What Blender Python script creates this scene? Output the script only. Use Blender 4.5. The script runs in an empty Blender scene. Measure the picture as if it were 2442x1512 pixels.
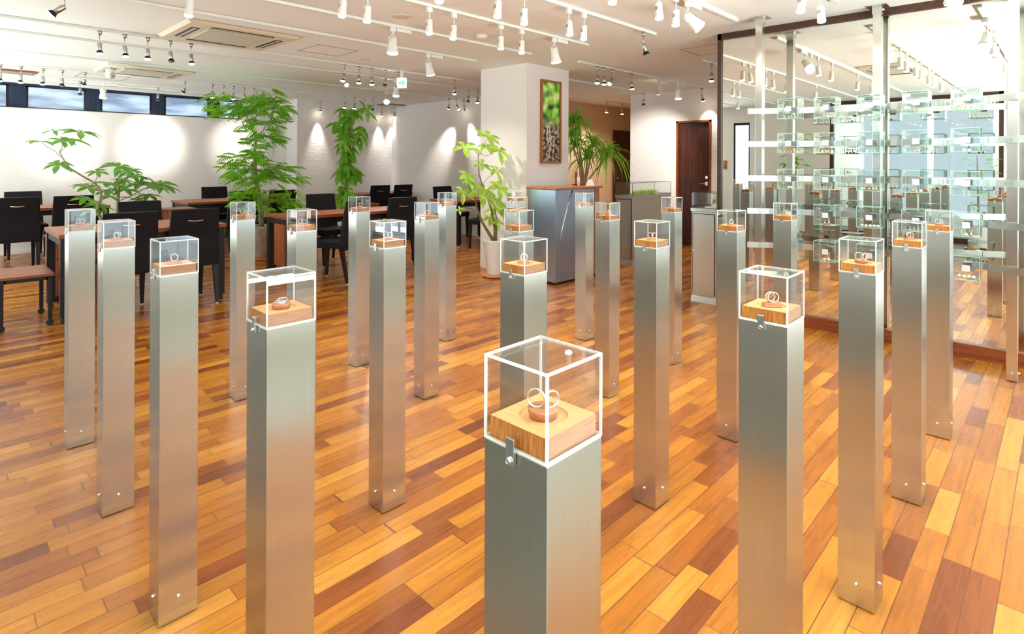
import bpy, math, random
from mathutils import Vector, Matrix

# ------------------------------------------------------------------ camera, world, exposure
scene = bpy.context.scene
COL = scene.collection
F_PX, YH, TH, CX, HC, ROLL = 1365.2, 386.3, 0.7567, 1257.4, 1.331, 0.00376
FW = Vector((math.cos(TH), math.sin(TH), 0))
_R = Vector((math.sin(TH), -math.cos(TH), 0)); _U = Vector((0, 0, 1))
RT = _R * math.cos(ROLL) + _U * math.sin(ROLL)
UP = _U * math.cos(ROLL) - _R * math.sin(ROLL)
cd = bpy.data.cameras.new('camera'); cam = bpy.data.objects.new('camera', cd); COL.objects.link(cam)
m = Matrix((RT, UP, -FW)).transposed().to_4x4(); m.translation = (0, 0, HC); cam.matrix_world = m
cd.sensor_width = 36; cd.lens = F_PX / 2442 * 36
cd.shift_x = -(CX - 1221) / 2442; cd.shift_y = -(756 - YH) / 2442
cd.clip_start = 0.02; cd.clip_end = 60
scene.camera = cam
scene.view_settings.view_transform = 'Standard'; scene.view_settings.look = 'None'
scene.view_settings.gamma = 1; scene.view_settings.use_curve_mapping = False
scene.view_settings.exposure = 1.05
cy = scene.cycles
cy.max_bounces = 10; cy.diffuse_bounces = 4; cy.glossy_bounces = 5; cy.transmission_bounces = 4
cy.transparent_max_bounces = 64; cy.sample_clamp_indirect = 4; cy.caustics_reflective = False
cy.caustics_refractive = False; cy.use_denoising = True; cy.blur_glossy = 0.5
cy.use_adaptive_sampling = True; cy.adaptive_threshold = 0.035
w = bpy.data.worlds.new('sky'); scene.world = w; w.use_nodes = True
bg = w.node_tree.nodes['Background']; bg.inputs[0].default_value = (0.74, 0.84, 0.95, 1); bg.inputs[1].default_value = 0.5

def area(name, loc, rot, sx, sy, power, col):
    l = bpy.data.lights.new(name, 'AREA'); l.shape = 'RECTANGLE'; l.size = sx; l.size_y = sy
    l.energy = power; l.color = col
    o = bpy.data.objects.new(name, l); COL.objects.link(o); o.location = loc; o.rotation_euler = rot
    return o
PI = math.pi
# daylight outside the windows, plus added fill lamps for ceiling and office
area('daylight_rear', (1.6, -2.35, 1.35), (PI / 2, 0, 0), 6.4, 2.0, 75, (0.86, 0.93, 1.0))
area('ceiling_fill_rear', (1.6, -2.6, 0.12), (PI / 2 + 1.05, 0, 0), 6.4, 0.6, 620, (1.0, 0.96, 0.90))  # added uplight hidden below the sill, brightens the near ceiling
area('daylight_far_side', (-2.25, 8.2, 1.25), (PI / 2, 0, -PI / 2), 4.3, 1.9, 62, (0.82, 0.91, 1.0))
area('ceiling_fill_far', (-2.5, 8.2, 0.1), (PI / 2 + 1.0, 0, -PI / 2), 4.3, 0.6, 310, (1.0, 0.95, 0.88))  # added uplight outside the side windows, lifts the far ceiling
area('office_fill', (-2.8, 2.1, 2.44), (0, 0, 0), 1.2, 2.2, 55, (0.92, 1.0, 0.95))  # added fill lamp, brightens the office behind the partition
area('daylight_high', (1.0, 11.15, 2.25), (-PI / 2, 0, 0), 5.0, 0.34, 15, (0.8, 0.9, 1.0))

def ray(u, v):
    return FW + RT * ((u - CX) / F_PX) - UP * ((v - YH) / F_PX)
def at_z(u, v, z):
    r = ray(u, v); t = (z - HC) / r.z; return Vector((r.x * t, r.y * t, z))
def at_y(u, v, y):
    r = ray(u, v); t = y / r.y; return Vector((r.x * t, y, HC + r.z * t))
def at_x(u, v, x):
    r = ray(u, v); t = x / r.x; return Vector((x, r.y * t, HC + r.z * t))
CZ = 2.49

# ------------------------------------------------------------------ materials
def new_mat(name):
    mt = bpy.data.materials.new(name); mt.use_nodes = True
    nt = mt.node_tree; return mt, nt, nt.nodes['Principled BSDF']
def N(nt, kind, **kw):
    n = nt.nodes.new(kind)
    for k, v in kw.items():
        if k.startswith('i_'): n.inputs[k[2:].replace('_', ' ')].default_value = v
        else: setattr(n, k, v)
    return n
def P(name, col, rough=.5, metal=0, var=0.0, vscale=8, bump=0, bscale=60, stretch=(1, 1, 1), coat=0, **kw):
    mt, nt, b = new_mat(name)
    b.inputs['Base Color'].default_value = (*col, 1); b.inputs['Roughness'].default_value = rough
    b.inputs['Metallic'].default_value = metal; b.inputs['Coat Weight'].default_value = coat
    for k, v in kw.items(): b.inputs[k.replace('_', ' ')].default_value = v
    tc = N(nt, 'ShaderNodeTexCoord'); mp = N(nt, 'ShaderNodeMapping'); mp.inputs['Scale'].default_value = stretch
    nt.links.new(tc.outputs['Object'], mp.inputs['Vector'])
    nz = N(nt, 'ShaderNodeTexNoise'); nz.inputs['Scale'].default_value = vscale; nz.inputs['Detail'].default_value = 3
    nt.links.new(mp.outputs[0], nz.inputs['Vector'])
    cr = N(nt, 'ShaderNodeValToRGB')
    cr.color_ramp.elements[0].position = .3; cr.color_ramp.elements[1].position = .7
    cr.color_ramp.elements[0].color = tuple(c * (1 - var) for c in col) + (1,)
    cr.color_ramp.elements[1].color = tuple(min(1, c * (1 + var * .6)) for c in col) + (1,)
    nt.links.new(nz.outputs['Fac'], cr.inputs[0]); nt.links.new(cr.outputs[0], b.inputs['Base Color'])
    if bump:
        n2 = N(nt, 'ShaderNodeTexNoise'); n2.inputs['Scale'].default_value = bscale
        nt.links.new(mp.outputs[0], n2.inputs['Vector'])
        bp = N(nt, 'ShaderNodeBump'); bp.inputs['Strength'].default_value = bump; bp.inputs['Distance'].default_value = .01
        nt.links.new(n2.outputs['Fac'], bp.inputs['Height']); nt.links.new(bp.outputs[0], b.inputs['Normal'])
    return mt
def emit(name, col, s):
    mt, nt, b = new_mat(name); b.inputs['Base Color'].default_value = (*col, 1)
    b.inputs['Emission Color'].default_value = (*col, 1); b.inputs['Emission Strength'].default_value = s; return mt
def glassy(name, tint, refl=.07, rough=0.0, boost=1.0):
    mt = bpy.data.materials.new(name); mt.use_nodes = True; nt = mt.node_tree; nt.nodes.clear()
    out = N(nt, 'ShaderNodeOutputMaterial'); mx = N(nt, 'ShaderNodeMixShader')
    tr = N(nt, 'ShaderNodeBsdfTransparent'); tr.inputs[0].default_value = (*tint, 1)
    gl = N(nt, 'ShaderNodeBsdfGlossy'); gl.inputs['Roughness'].default_value = rough
    fr = N(nt, 'ShaderNodeFresnel'); ge = N(nt, 'ShaderNodeNewGeometry')
    io = N(nt, 'ShaderNodeMapRange'); io.inputs[3].default_value = 1.5; io.inputs[4].default_value = 1 / 1.5
    nt.links.new(ge.outputs['Backfacing'], io.inputs[0]); nt.links.new(io.outputs[0], fr.inputs['IOR'])
    ml = N(nt, 'ShaderNodeMath', operation='MULTIPLY'); ml.inputs[1].default_value = boost
    nt.links.new(fr.outputs[0], ml.inputs[0]); nt.links.new(ml.outputs[0], mx.inputs[0])
    nt.links.new(tr.outputs[0], mx.inputs[1]); nt.links.new(gl.outputs[0], mx.inputs[2]); nt.links.new(mx.outputs[0], out.inputs[0])
    return mt
def steel(name, col, rough, aniso, rot=0.0, axis='Z', fine=(260, 260, 3)):
    mt, nt, b = new_mat(name)
    b.inputs['Metallic'].default_value = 1; b.inputs['Roughness'].default_value = rough
    b.inputs['Anisotropic'].default_value = aniso; b.inputs['Anisotropic Rotation'].default_value = rot
    tg = N(nt, 'ShaderNodeTangent', direction_type='RADIAL', axis=axis); nt.links.new(tg.outputs[0], b.inputs['Tangent'])
    tc = N(nt, 'ShaderNodeTexCoord'); mp = N(nt, 'ShaderNodeMapping'); mp.inputs['Scale'].default_value = fine
    nt.links.new(tc.outputs['Object'], mp.inputs['Vector'])
    nz = N(nt, 'ShaderNodeTexNoise'); nz.inputs['Scale'].default_value = 1.5; nz.inputs['Detail'].default_value = 2
    nt.links.new(mp.outputs[0], nz.inputs['Vector'])
    cr = N(nt, 'ShaderNodeValToRGB')
    cr.color_ramp.elements[0].position = .3; cr.color_ramp.elements[1].position = .7
    cr.color_ramp.elements[0].color = tuple(c * .94 for c in col) + (1,); cr.color_ramp.elements[1].color = (*[min(1, c * 1.04) for c in col], 1)
    nt.links.new(nz.outputs['Fac'], cr.inputs[0]); nt.links.new(cr.outputs[0], b.inputs['Base Color'])
    return mt

def floor_mat():
    mt, nt, b = new_mat('hardwood_planks'); L = nt.links.new
    tc = N(nt, 'ShaderNodeTexCoord'); sp = N(nt, 'ShaderNodeSeparateXYZ'); L(tc.outputs['Object'], sp.inputs[0])
    def M(op, a, b_=None, c=None):
        n = N(nt, 'ShaderNodeMath', operation=op)
        for i, x in enumerate((a, b_, c)):
            if x is None: continue
            if isinstance(x, (int, float)): n.inputs[i].default_value = x
            else: L(x, n.inputs[i])
        return n.outputs[0]
    PW = .076
    row = M('FLOOR', M('DIVIDE', sp.outputs['Y'], PW)); fy = M('FRACT', M('DIVIDE', sp.outputs['Y'], PW))
    wn = N(nt, 'ShaderNodeTexWhiteNoise', noise_dimensions='1D'); L(row, wn.inputs['W'])
    wn3 = N(nt, 'ShaderNodeTexWhiteNoise', noise_dimensions='1D'); L(M('ADD', row, 37.7), wn3.inputs['W'])
    ln = M('MULTIPLY_ADD', wn3.outputs['Value'], .32, .33)
    xx = M('ADD', M('DIVIDE', sp.outputs['X'], ln), M('MULTIPLY', wn.outputs['Value'], 13.0))
    xx = M('ADD', xx, M('MULTIPLY', M('SINE', M('MULTIPLY', xx, 1.9)), .22))
    ci = M('FLOOR', xx); fx = M('FRACT', xx)
    cb = N(nt, 'ShaderNodeCombineXYZ'); L(row, cb.inputs[0]); L(ci, cb.inputs[1])
    w2 = N(nt, 'ShaderNodeTexWhiteNoise', noise_dimensions='3D'); L(cb.outputs[0], w2.inputs['Vector'])
    cr = N(nt, 'ShaderNodeValToRGB'); e = cr.color_ramp.elements
    cols = [(0, (.17, .038, .006)), (.08, (.24, .058, .008)), (.28, (.35, .105, .010)), (.65, (.44, .150, .012)), (.85, (.51, .195, .019)), (1, (.58, .245, .034))]
    e[0].position, e[0].color = 0, (*cols[0][1], 1); e[1].position, e[1].color = 1, (*cols[-1][1], 1)
    for p, c in cols[1:-1]:
        q = e.new(p); q.color = (*c, 1)
    L(w2.outputs['Value'], cr.inputs[0])
    # grain
    vm = N(nt, 'ShaderNodeVectorMath', operation='MULTIPLY_ADD'); L(w2.outputs['Color'], vm.inputs[0]); vm.inputs[1].default_value = (40, 40, 40)
    mp = N(nt, 'ShaderNodeMapping'); mp.inputs['Scale'].default_value = (3.0, 42, 1); L(tc.outputs['Object'], mp.inputs[0])
    L(mp.outputs[0], vm.inputs[2])
    g1 = N(nt, 'ShaderNodeTexNoise'); g1.inputs['Scale'].default_value = 1.3; g1.inputs['Detail'].default_value = 5; g1.inputs['Distortion'].default_value = .5; L(vm.outputs[0], g1.inputs['Vector'])
    gr = N(nt, 'ShaderNodeMapRange'); gr.inputs[1].default_value = .3; gr.inputs[2].default_value = .7; gr.inputs[3].default_value = .78; gr.inputs[4].default_value = 1.13
    L(g1.outputs['Fac'], gr.inputs[0])
    mu = N(nt, 'ShaderNodeVectorMath', operation='SCALE'); L(cr.outputs[0], mu.inputs[0]); L(gr.outputs[0], mu.inputs['Scale'])
    # joints
    ey = M('MINIMUM', fy, M('SUBTRACT', 1.0, fy)); ex = M('MINIMUM', fx, M('SUBTRACT', 1.0, fx))
    j1 = M('LESS_THAN', ey, .017); j2 = M('LESS_THAN', ex, .003); jj = M('MAXIMUM', j1, j2)
    mx = N(nt, 'ShaderNodeMixRGB'); L(jj, mx.inputs[0]); L(mu.outputs[0], mx.inputs[1]); mx.inputs[2].default_value = (.12, .035, .010, 1)
    L(mx.outputs[0], b.inputs['Base Color'])
    rr = N(nt, 'ShaderNodeMapRange'); rr.inputs[3].default_value = .2; rr.inputs[4].default_value = .36; L(g1.outputs['Fac'], rr.inputs[0]); L(rr.outputs[0], b.inputs['Roughness'])
    b.inputs['Specular IOR Level'].default_value = .42
    bp = N(nt, 'ShaderNodeBump'); bp.inputs['Strength'].default_value = .25; bp.inputs['Distance'].default_value = .002; bp.invert = True
    L(jj, bp.inputs['Height']); L(bp.outputs[0], b.inputs['Normal'])
    return mt

def wood_mat(name, c0, c1, axis=0, scale=6, rough=.4, coat=0.0, ring=False):
    mt, nt, b = new_mat(name); L = nt.links.new
    tc = N(nt, 'ShaderNodeTexCoord'); mp = N(nt, 'ShaderNodeMapping')
    s = [scale * 6] * 3; s[axis] = scale * .35; mp.inputs['Scale'].default_value = s; L(tc.outputs['Object'], mp.inputs[0])
    nz = N(nt, 'ShaderNodeTexNoise'); nz.inputs['Scale'].default_value = 1; nz.inputs['Detail'].default_value = 5; nz.inputs['Distortion'].default_value = 1.5
    L(mp.outputs[0], nz.inputs['Vector'])
    cr = N(nt, 'ShaderNodeValToRGB'); cr.color_ramp.elements[0].position = .35; cr.color_ramp.elements[1].position = .65
    cr.color_ramp.elements[0].color = (*c0, 1); cr.color_ramp.elements[1].color = (*c1, 1)
    L(nz.outputs['Fac'], cr.inputs[0]); L(cr.outputs[0], b.inputs['Base Color'])
    b.inputs['Roughness'].default_value = rough; b.inputs['Coat Weight'].default_value = coat
    return mt

def wall_mat(name, col):
    mt, nt, b = new_mat(name); L = nt.links.new
    b.inputs['Base Color'].default_value = (*col, 1); b.inputs['Roughness'].default_value = .85
    tc = N(nt, 'ShaderNodeTexCoord'); mp = N(nt, 'ShaderNodeMapping'); mp.inputs['Scale'].default_value = (5, 5, 38); L(tc.outputs['Object'], mp.inputs[0])
    nz = N(nt, 'ShaderNodeTexNoise'); nz.inputs['Scale'].default_value = 1; nz.inputs['Detail'].default_value = 3; L(mp.outputs[0], nz.inputs['Vector'])
    cr = N(nt, 'ShaderNodeValToRGB'); cr.color_ramp.elements[0].position = .56; cr.color_ramp.elements[1].position = .66; L(nz.outputs['Fac'], cr.inputs[0])
    bp = N(nt, 'ShaderNodeBump'); bp.inputs['Strength'].default_value = .4; bp.inputs['Distance'].default_value = .004
    L(cr.outputs[0], bp.inputs['Height']); L(bp.outputs[0], b.inputs['Normal'])
    return mt

M_ = {}
M_['floor'] = floor_mat()
M_['stone'] = P('grey_stone_floor', (.34, .335, .29), .32, var=.15, vscale=6)
M_['stone_dim'] = P('stone_floor_darkened', (.10, .098, .082), .4, var=.2, vscale=6)  # same stone darkened in colour, so pedestal sides reflect less light
M_['wall'] = wall_mat('white_plaster', (.88, .835, .81))
M_['tan'] = wall_mat('tan_plaster', (.62, .43, .27))
M_['ceil'] = P('ceiling_paint', (.90, .905, .885), .9, var=.01)
M_['track'] = P('track_white', (.82, .85, .80), .4)
M_['white'] = P('lamp_white', (.86, .85, .80), .35)
M_['silver'] = steel('lamp_silver', (.52, .52, .50), .3, 0)
M_['chrome'] = steel('chrome', (.82, .82, .82), .12, 0)
M_['gold'] = steel('pink_gold', (.9, .68, .5), .1, 0)
M_['ringm'] = steel('ring_metal', (.86, .83, .80), .06, 0)
M_['steel'] = steel('brushed_steel', (.60, .59, .54), .25, .95, 0.0, fine=(420, 420, 2))
M_['steelp'] = steel('steel_sheet', (.40, .45, .50), .27, .5)
M_['steelg'] = steel('steel_warm', (.60, .57, .48), .33, .5)
M_['post'] = steel('post_steel', (.68, .67, .63), .2, .4)
M_['dark'] = P('black_metal', (.012, .010, .011), .4, Specular_IOR_Level=.3)
M_['leather'] = P('black_leather', (.006, .0055, .008), .5, Specular_IOR_Level=.22, bump=.25, bscale=220, var=.2)
M_['rubber'] = P('black_rubber', (.01, .01, .01), .6)
M_['bulb'] = emit('bulb_glow', (1, .90, .68), 14)
M_['bulbw'] = emit('bulb_pale', (1, .95, .82), 16)
M_['off'] = P('lens_dark', (.25, .25, .25), .2)
M_['table'] = wood_mat('red_brown_wood', (.19, .04, .009), (.36, .09, .02), 0, 4, .4, 0)
M_['redwood'] = wood_mat('red_wood', (.30, .055, .012), (.52, .13, .03), 2, 4, .35, .2)
M_['doorwood'] = wood_mat('dark_door_wood', (.040, .008, .003), (.085, .020, .008), 2, 5, .4)
M_['frame'] = wood_mat('dark_frame_wood', (.045, .014, .006), (.08, .028, .012), 0, 5, .4)
M_['kick'] = wood_mat('red_kick_wood', (.19, .038, .010), (.30, .075, .02), 1, 4, .35)
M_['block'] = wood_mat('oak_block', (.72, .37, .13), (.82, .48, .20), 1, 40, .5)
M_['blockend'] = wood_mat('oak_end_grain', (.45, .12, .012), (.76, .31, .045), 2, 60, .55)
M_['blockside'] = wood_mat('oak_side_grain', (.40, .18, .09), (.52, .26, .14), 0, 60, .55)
M_['stand'] = wood_mat('ring_stand_wood', (.45, .16, .06), (.60, .26, .11), 0, 60, .45)
M_['counter'] = wood_mat('counter_wood', (.36, .12, .04), (.50, .20, .07), 0, 5, .3)
M_['picframe'] = wood_mat('picture_frame_wood', (.30, .10, .022), (.42, .16, .04), 2, 9, .35)
M_['glass'] = glassy('clear_cover', (.985, .985, .985), boost=.95)
M_['gglass'] = glassy('green_case_glass', (.975, .99, .98), boost=.7)
M_['wglass'] = glassy('window_glass', (.92, .97, .96), boost=1)
M_['edge'] = P('polished_edge', (.93, .93, .89), .2)
def see_through(name, col, k):
    mt = P(name, col, .15); nt = mt.node_tree; b = nt.nodes['Principled BSDF']
    tr = N(nt, 'ShaderNodeBsdfTransparent'); tr.inputs[0].default_value = (.97, 1, .98, 1); mx = N(nt, 'ShaderNodeMixShader'); mx.inputs[0].default_value = k
    nt.links.new(b.outputs[0], mx.inputs[1]); nt.links.new(tr.outputs[0], mx.inputs[2]); nt.links.new(mx.outputs[0], nt.nodes['Material Output'].inputs[0]); return mt
M_['edge_highlight'] = see_through('cover_edge_highlight', (.95, .95, .91), .28)  # near-white colour paints the highlights along the clear cover edges
M_['gedge'] = see_through('green_glass_edge', (.38, .80, .62), .2)
M_['mirror'] = P('mirror_silver', (.88, .90, .86), 0.0, 1, var=.004)
M_['pot_w'] = P('white_pot', (.84, .82, .80), .25)
M_['pot_s'] = P('stone_pot', (.50, .43, .33), .8, var=.35, vscale=9)
M_['terra'] = P('terracotta', (.62, .22, .07), .6)
M_['soil'] = P('soil', (.06, .035, .02), .95)
M_['bark'] = P('bark', (.40, .30, .19), .8, var=.3, vscale=30)
M_['barkg'] = P('bark_green', (.25, .20, .09), .8, var=.3, vscale=30)
def leaf(name, col):
    mt = P(name, col, .42, var=.6, vscale=13)
    nt = mt.node_tree; b = nt.nodes['Principled BSDF']; out = nt.nodes['Material Output']
    tl = N(nt, 'ShaderNodeBsdfTranslucent'); tl.inputs[0].default_value = (min(1, col[0] * 1.6 + .05), min(1, col[1] * 1.5 + .1), col[2], 1)
    mx = N(nt, 'ShaderNodeMixShader'); mx.inputs[0].default_value = .4
    nt.links.new(b.outputs[0], mx.inputs[1]); nt.links.new(tl.outputs[0], mx.inputs[2]); nt.links.new(mx.outputs[0], out.inputs[0])
    return mt
M_['leaf1'] = leaf('leaf_schefflera', (.16, .40, .06))
M_['leaf2'] = leaf('leaf_feathery', (.26, .56, .05))
M_['leaf3'] = leaf('leaf_deep', (.20, .48, .04))
M_['leaf4'] = leaf('leaf_lime', (.42, .72, .10))
M_['leaf5'] = leaf('leaf_grass', (.25, .56, .06))
M_['frost'] = None

# ------------------------------------------------------------------ mesh builder
class MB:
    def __init__(s): s.v = []; s.f = []; s.m = []; s.sm = []
    def add(s, vs, fs, mi=0, smooth=False):
        o = len(s.v); s.v += [tuple(v) for v in vs]; s.f += [[i + o for i in f] for f in fs]
        s.m += [mi] * len(fs); s.sm += [smooth] * len(fs); return s
    def box(s, a, b, mi=0, M=None):
        x0, y0, z0 = a; x1, y1, z1 = b
        vs = [Vector(p) for p in ((x0, y0, z0), (x1, y0, z0), (x1, y1, z0), (x0, y1, z0), (x0, y0, z1), (x1, y0, z1), (x1, y1, z1), (x0, y1, z1))]
        if M: vs = [M @ v for v in vs]
        return s.add(vs, [(0, 3, 2, 1), (4, 5, 6, 7), (0, 1, 5, 4), (1, 2, 6, 5), (2, 3, 7, 6), (3, 0, 4, 7)], mi)
    def hexa(s, p, mi=0):      # 8 points: bottom loop, top loop
        return s.add(p, [(0, 3, 2, 1), (4, 5, 6, 7), (0, 1, 5, 4), (1, 2, 6, 5), (2, 3, 7, 6), (3, 0, 4, 7)], mi)
    def tube(s, pts, rs, n=8, mi=0, cap=True, smooth=True):
        pts = [Vector(p) for p in pts]
        if isinstance(rs, (int, float)): rs = [rs] * len(pts)
        vs = []; prev = None
        for i, p in enumerate(pts):
            d = (pts[min(i + 1, len(pts) - 1)] - pts[max(i - 1, 0)]).normalized()
            if prev is None:
                a = Vector((0, 0, 1)) if abs(d.z) < .9 else Vector((1, 0, 0))
                u = d.cross(a).normalized()
            else: u = (prev - d * prev.dot(d)).normalized()
            prev = u; w_ = d.cross(u)
            for k in range(n):
                t = 2 * PI * k / n; vs.append(p + (u * math.cos(t) + w_ * math.sin(t)) * rs[i])
        fs = []
        for i in range(len(pts) - 1):
            for k in range(n):
                a = i * n + k; b = i * n + (k + 1) % n; fs.append((a, b, b + n, a + n))
        s.add(vs, fs, mi, smooth)
        if cap:
            o = len(s.v) - len(vs)
            s.f += [[o + k for k in range(n)][::-1], [o + (len(pts) - 1) * n + k for k in range(n)]]; s.m += [mi] * 2; s.sm += [False] * 2
        return s
    def lathe(s, prof, n=24, c=(0, 0, 0), mi=0, smooth=True):
        vs = []; fs = []
        for r, z in prof:
            for k in range(n):
                t = 2 * PI * k / n; vs.append((c[0] + r * math.cos(t), c[1] + r * math.sin(t), c[2] + z))
        for i in range(len(prof) - 1):
            for k in range(n):
                a = i * n + k; b = i * n + (k + 1) % n; fs.append((a, b, b + n, a + n))
        fs.append(list(range(n))[::-1]); fs.append([(len(prof) - 1) * n + k for k in range(n)])
        return s.add(vs, fs, mi, smooth)
    def torus(s, c, R, r, M=None, n=32, k=8, flat=1.0, mi=0):
        vs = []; fs = []
        for i in range(n):
            t = 2 * PI * i / n
            for j in range(k):
                q = 2 * PI * j / k; p = Vector(((R + r * math.cos(q)) * math.cos(t), (R + r * math.cos(q)) * math.sin(t), r * flat * math.sin(q)))
                if M: p = M @ p
                vs.append(p + Vector(c))
        for i in range(n):
            for j in range(k):
                a = i * k + j; b = i * k + (j + 1) % k; c2 = ((i + 1) % n) * k + (j + 1) % k; d = ((i + 1) % n) * k + j
                fs.append((a, d, c2, b))
        return s.add(vs, fs, mi, True)
    def mesh(s, name, mats, bevel=0):
        me = bpy.data.meshes.new(name); me.from_pydata(s.v, [], s.f)
        for mt in (mats if isinstance(mats, (list, tuple)) else [mats]): me.materials.append(mt)
        me.polygons.foreach_set('material_index', s.m); me.polygons.foreach_set('use_smooth', s.sm); me.update()
        if bevel:
            import bmesh
            bm = bmesh.new(); bm.from_mesh(me)
            es = [e for e in bm.edges if len(e.link_faces) == 2 and e.calc_face_angle(0) > .6]
            bmesh.ops.bevel(bm, geom=es, offset=bevel, segments=2, affect='EDGES', profile=.6, clamp_overlap=True)
            bm.to_mesh(me); bm.free()
        return me
    def build(s, name, mats, parent=None, bevel=0, loc=None):
        o = bpy.data.objects.new(name, s.mesh(name, mats, bevel)); COL.objects.link(o)
        if parent: o.parent = parent
        if loc: o.location = loc
        return o
def tag(o, label, cat, group=None):
    o['label'] = label; o['category'] = cat
    if group: o['group'] = group
    return o
def empty(name, loc, label, cat, group=None, rz=0):
    o = bpy.data.objects.new(name, None); COL.objects.link(o); o.location = loc; o.rotation_euler = (0, 0, rz); o.empty_display_size = .05
    return tag(o, label, cat, group)
def struct(o): o['kind'] = 'structure'; return o
def clone(r, loc=None, rz=None, label=None, group=None):
    c = r.copy(); COL.objects.link(c)
    if loc is not None: c.location = loc
    if rz is not None: c.rotation_euler = (0, 0, rz)
    if label: c['label'] = label
    if group: c['group'] = group
    for ch in list(r.children):
        d = ch.copy(); COL.objects.link(d); d.parent = c
        for g in list(ch.children):
            e = g.copy(); COL.objects.link(e); e.parent = d
    return c
def S(name, a, b, mat, parent=None, bevel=0):
    o = MB().box(a, b).build(name, mat, parent, bevel)
    if parent is None: struct(o)
    return o

# ------------------------------------------------------------------ room shell
XL, YR, YB = -1.9, -2.0, 10.85
S('floor', (-.15, -.5, -.1), (11.2, 11.2, 0), M_['floor'])
S('floor_entrance', (-.19, -3.2, -.1), (11.2, -.54, 0), M_['stone']); S('floor_side', (-4.2, -3.2, -.1), (-.19, 11.2, 0), M_['stone_dim'])
S('trim_4', (-.19, -.54, -.1), (11.2, -.5, .001), M_['dark']); S('trim_5', (-.19, -.5, -.1), (-.15, 11.2, .001), M_['dark'])
S('ceiling', (-4.2, -2.6, CZ), (11.2, 11.4, CZ + .12), M_['ceil'])
# clerestory wall on the far left of the picture (runs along X)
wl = MB().box((XL - .1, YB, 0), (4.85, YB + .14, 2.085)).box((XL - .1, YB, 2.43), (4.85, YB + .14, CZ)).box((3.95, YB, 2.08), (4.85, YB + .14, 2.44))
struct(wl.build('wall_left', M_['wall']))
S('trim_1', (XL, YB - .012, 2.078), (3.95, YB + .1, 2.092), M_['dark'])
S('trim_2', (XL, 10.55, 2.455), (4.8, 10.62, CZ), M_['ceil'])
S('wall_back_left', (4.80, 10.42, 0), (6.98, 10.99, CZ), M_['wall'])
S('wall_back', (6.85, 6.92, 0), (6.99, 10.5, CZ), M_['wall'])
S('wall_corridor', (6.86, 6.90, 0), (10.7, 7.02, CZ), M_['tan'])
S('wall_corridor_end', (10.6, 3.0, 0), (10.72, 7.0, CZ), M_['tan'])
# right-hand wall with the door
DX = 8.42
dy0, dy1 = 4.02, 4.62
wr = MB().box((DX, 1.0, 0), (DX + .14, dy0, CZ)).box((DX, dy0, 2.0), (DX + .14, dy1, CZ)).box((DX, dy1, 0), (DX + .14, 5.50, CZ))
struct(wr.build('wall_right', M_['wall']))
S('wall_corridor_side', (DX + .14, 5.38, 0), (10.6, 5.50, CZ), M_['tan'])
d = MB()
for k in range(5):
    a = dy0 + .035 + (dy1 - dy0 - .07) * k / 5; b = dy0 + .035 + (dy1 - dy0 - .07) * (k + 1) / 5 - .003
    d.box((DX + .035, a, .005), (DX + .075, b, 1.965))
dr = struct(d.build('door_1', M_['doorwood'], bevel=.002))
f = MB().box((DX - .015, dy0, 0), (DX + .1, dy0 + .033, 2.0)).box((DX - .015, dy1 - .033, 0), (DX + .1, dy1, 2.0)).box((DX - .015, dy0, 1.967), (DX + .1, dy1, 2.0))
f.build('door_frame', M_['kick'], dr)
h = MB().tube([(DX + .03, dy0 + .09, 1.0), (DX - .02, dy0 + .09, 1.0)], .012, 10).tube([(DX - .02, dy0 + .09, 1.0), (DX - .02, dy0 + .2, 1.0)], .009, 8).tube([(DX + .035, dy0 + .09, 1.0), (DX + .02, dy0 + .09, 1.0)], .028, 14)
h.tube([(DX + .035, dy0 + .09, 1.1), (DX + .015, dy0 + .09, 1.1)], .022, 14)
h.build('door_handle', M_['gold'], dr)
# corridor door, dark, far end
d2 = struct(MB().box((9.9, 6.86, 0), (10.55, 6.90, 2.0)).build('door_2', M_['doorwood']))
MB().tube([(9.98, 6.86, 1.0), (9.98, 6.82, 1.0)], .015, 8).build('door_handle', M_['chrome'], d2)
# column
S('wall_pillar', (4.86, 4.60, 0), (5.63, 5.40, CZ), M_['wall'])
# left side wall (seen in the mirror) with window, framed glass partition and door
ws = MB()
ws.box((XL - .14, 5.16, 0), (XL, 6.0, CZ)).box((XL - .14, 6.0, 0), (XL, 10.4, .3)).box((XL - .14, 6.0, 2.25), (XL, 10.4, CZ)).box((XL - .14, 10.4, 0), (XL, YB, CZ)).box((XL - .14, 4.80, 2.17), (XL, 5.16, CZ)).box((XL - .14, 4.80, 0), (XL, 5.16, .25))
ws.box((XL - .14, 3.28, 0), (XL, 4.80, CZ)).box((XL - .14, -2.0, 2.0), (XL, .74, CZ)).box((XL - .14, .52, 0), (XL, .74, 2.0)).box((XL - .14, -2.0, 0), (XL, -.3, 2.0))
struct(ws.build('wall_side', M_['wall']))
w1 = struct(MB().box((XL - .1, 4.81, .25), (XL - .05, 4.84, 2.17)).box((XL - .1, 5.13, .25), (XL - .05, 5.16, 2.17)).box((XL - .1, 4.8, 2.12), (XL - .05, 5.16, 2.17)).build('window_1', M_['dark']))
MB().box((XL - .085, 4.84, .25), (XL - .075, 5.13, 2.12)).build('pane', emit('frosted_daylight', (.62, .74, .92), .9), w1)
gp = MB().box((XL - .09, .74, 0), (XL - .02, .80, CZ)).box((XL - .09, 3.22, 0), (XL - .02, 3.28, CZ)).box((XL - .09, .74, 2.42), (XL - .02, 3.28, CZ)).box((XL - .09, .74, 0), (XL - .02, 3.28, .09))
gpo = struct(gp.build('window_2', M_['frame']))
MB().box((XL - .06, .80, .09), (XL - .05, 3.22, 2.42)).build('pane', M_['wglass'], gpo)
w11 = MB()
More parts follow.
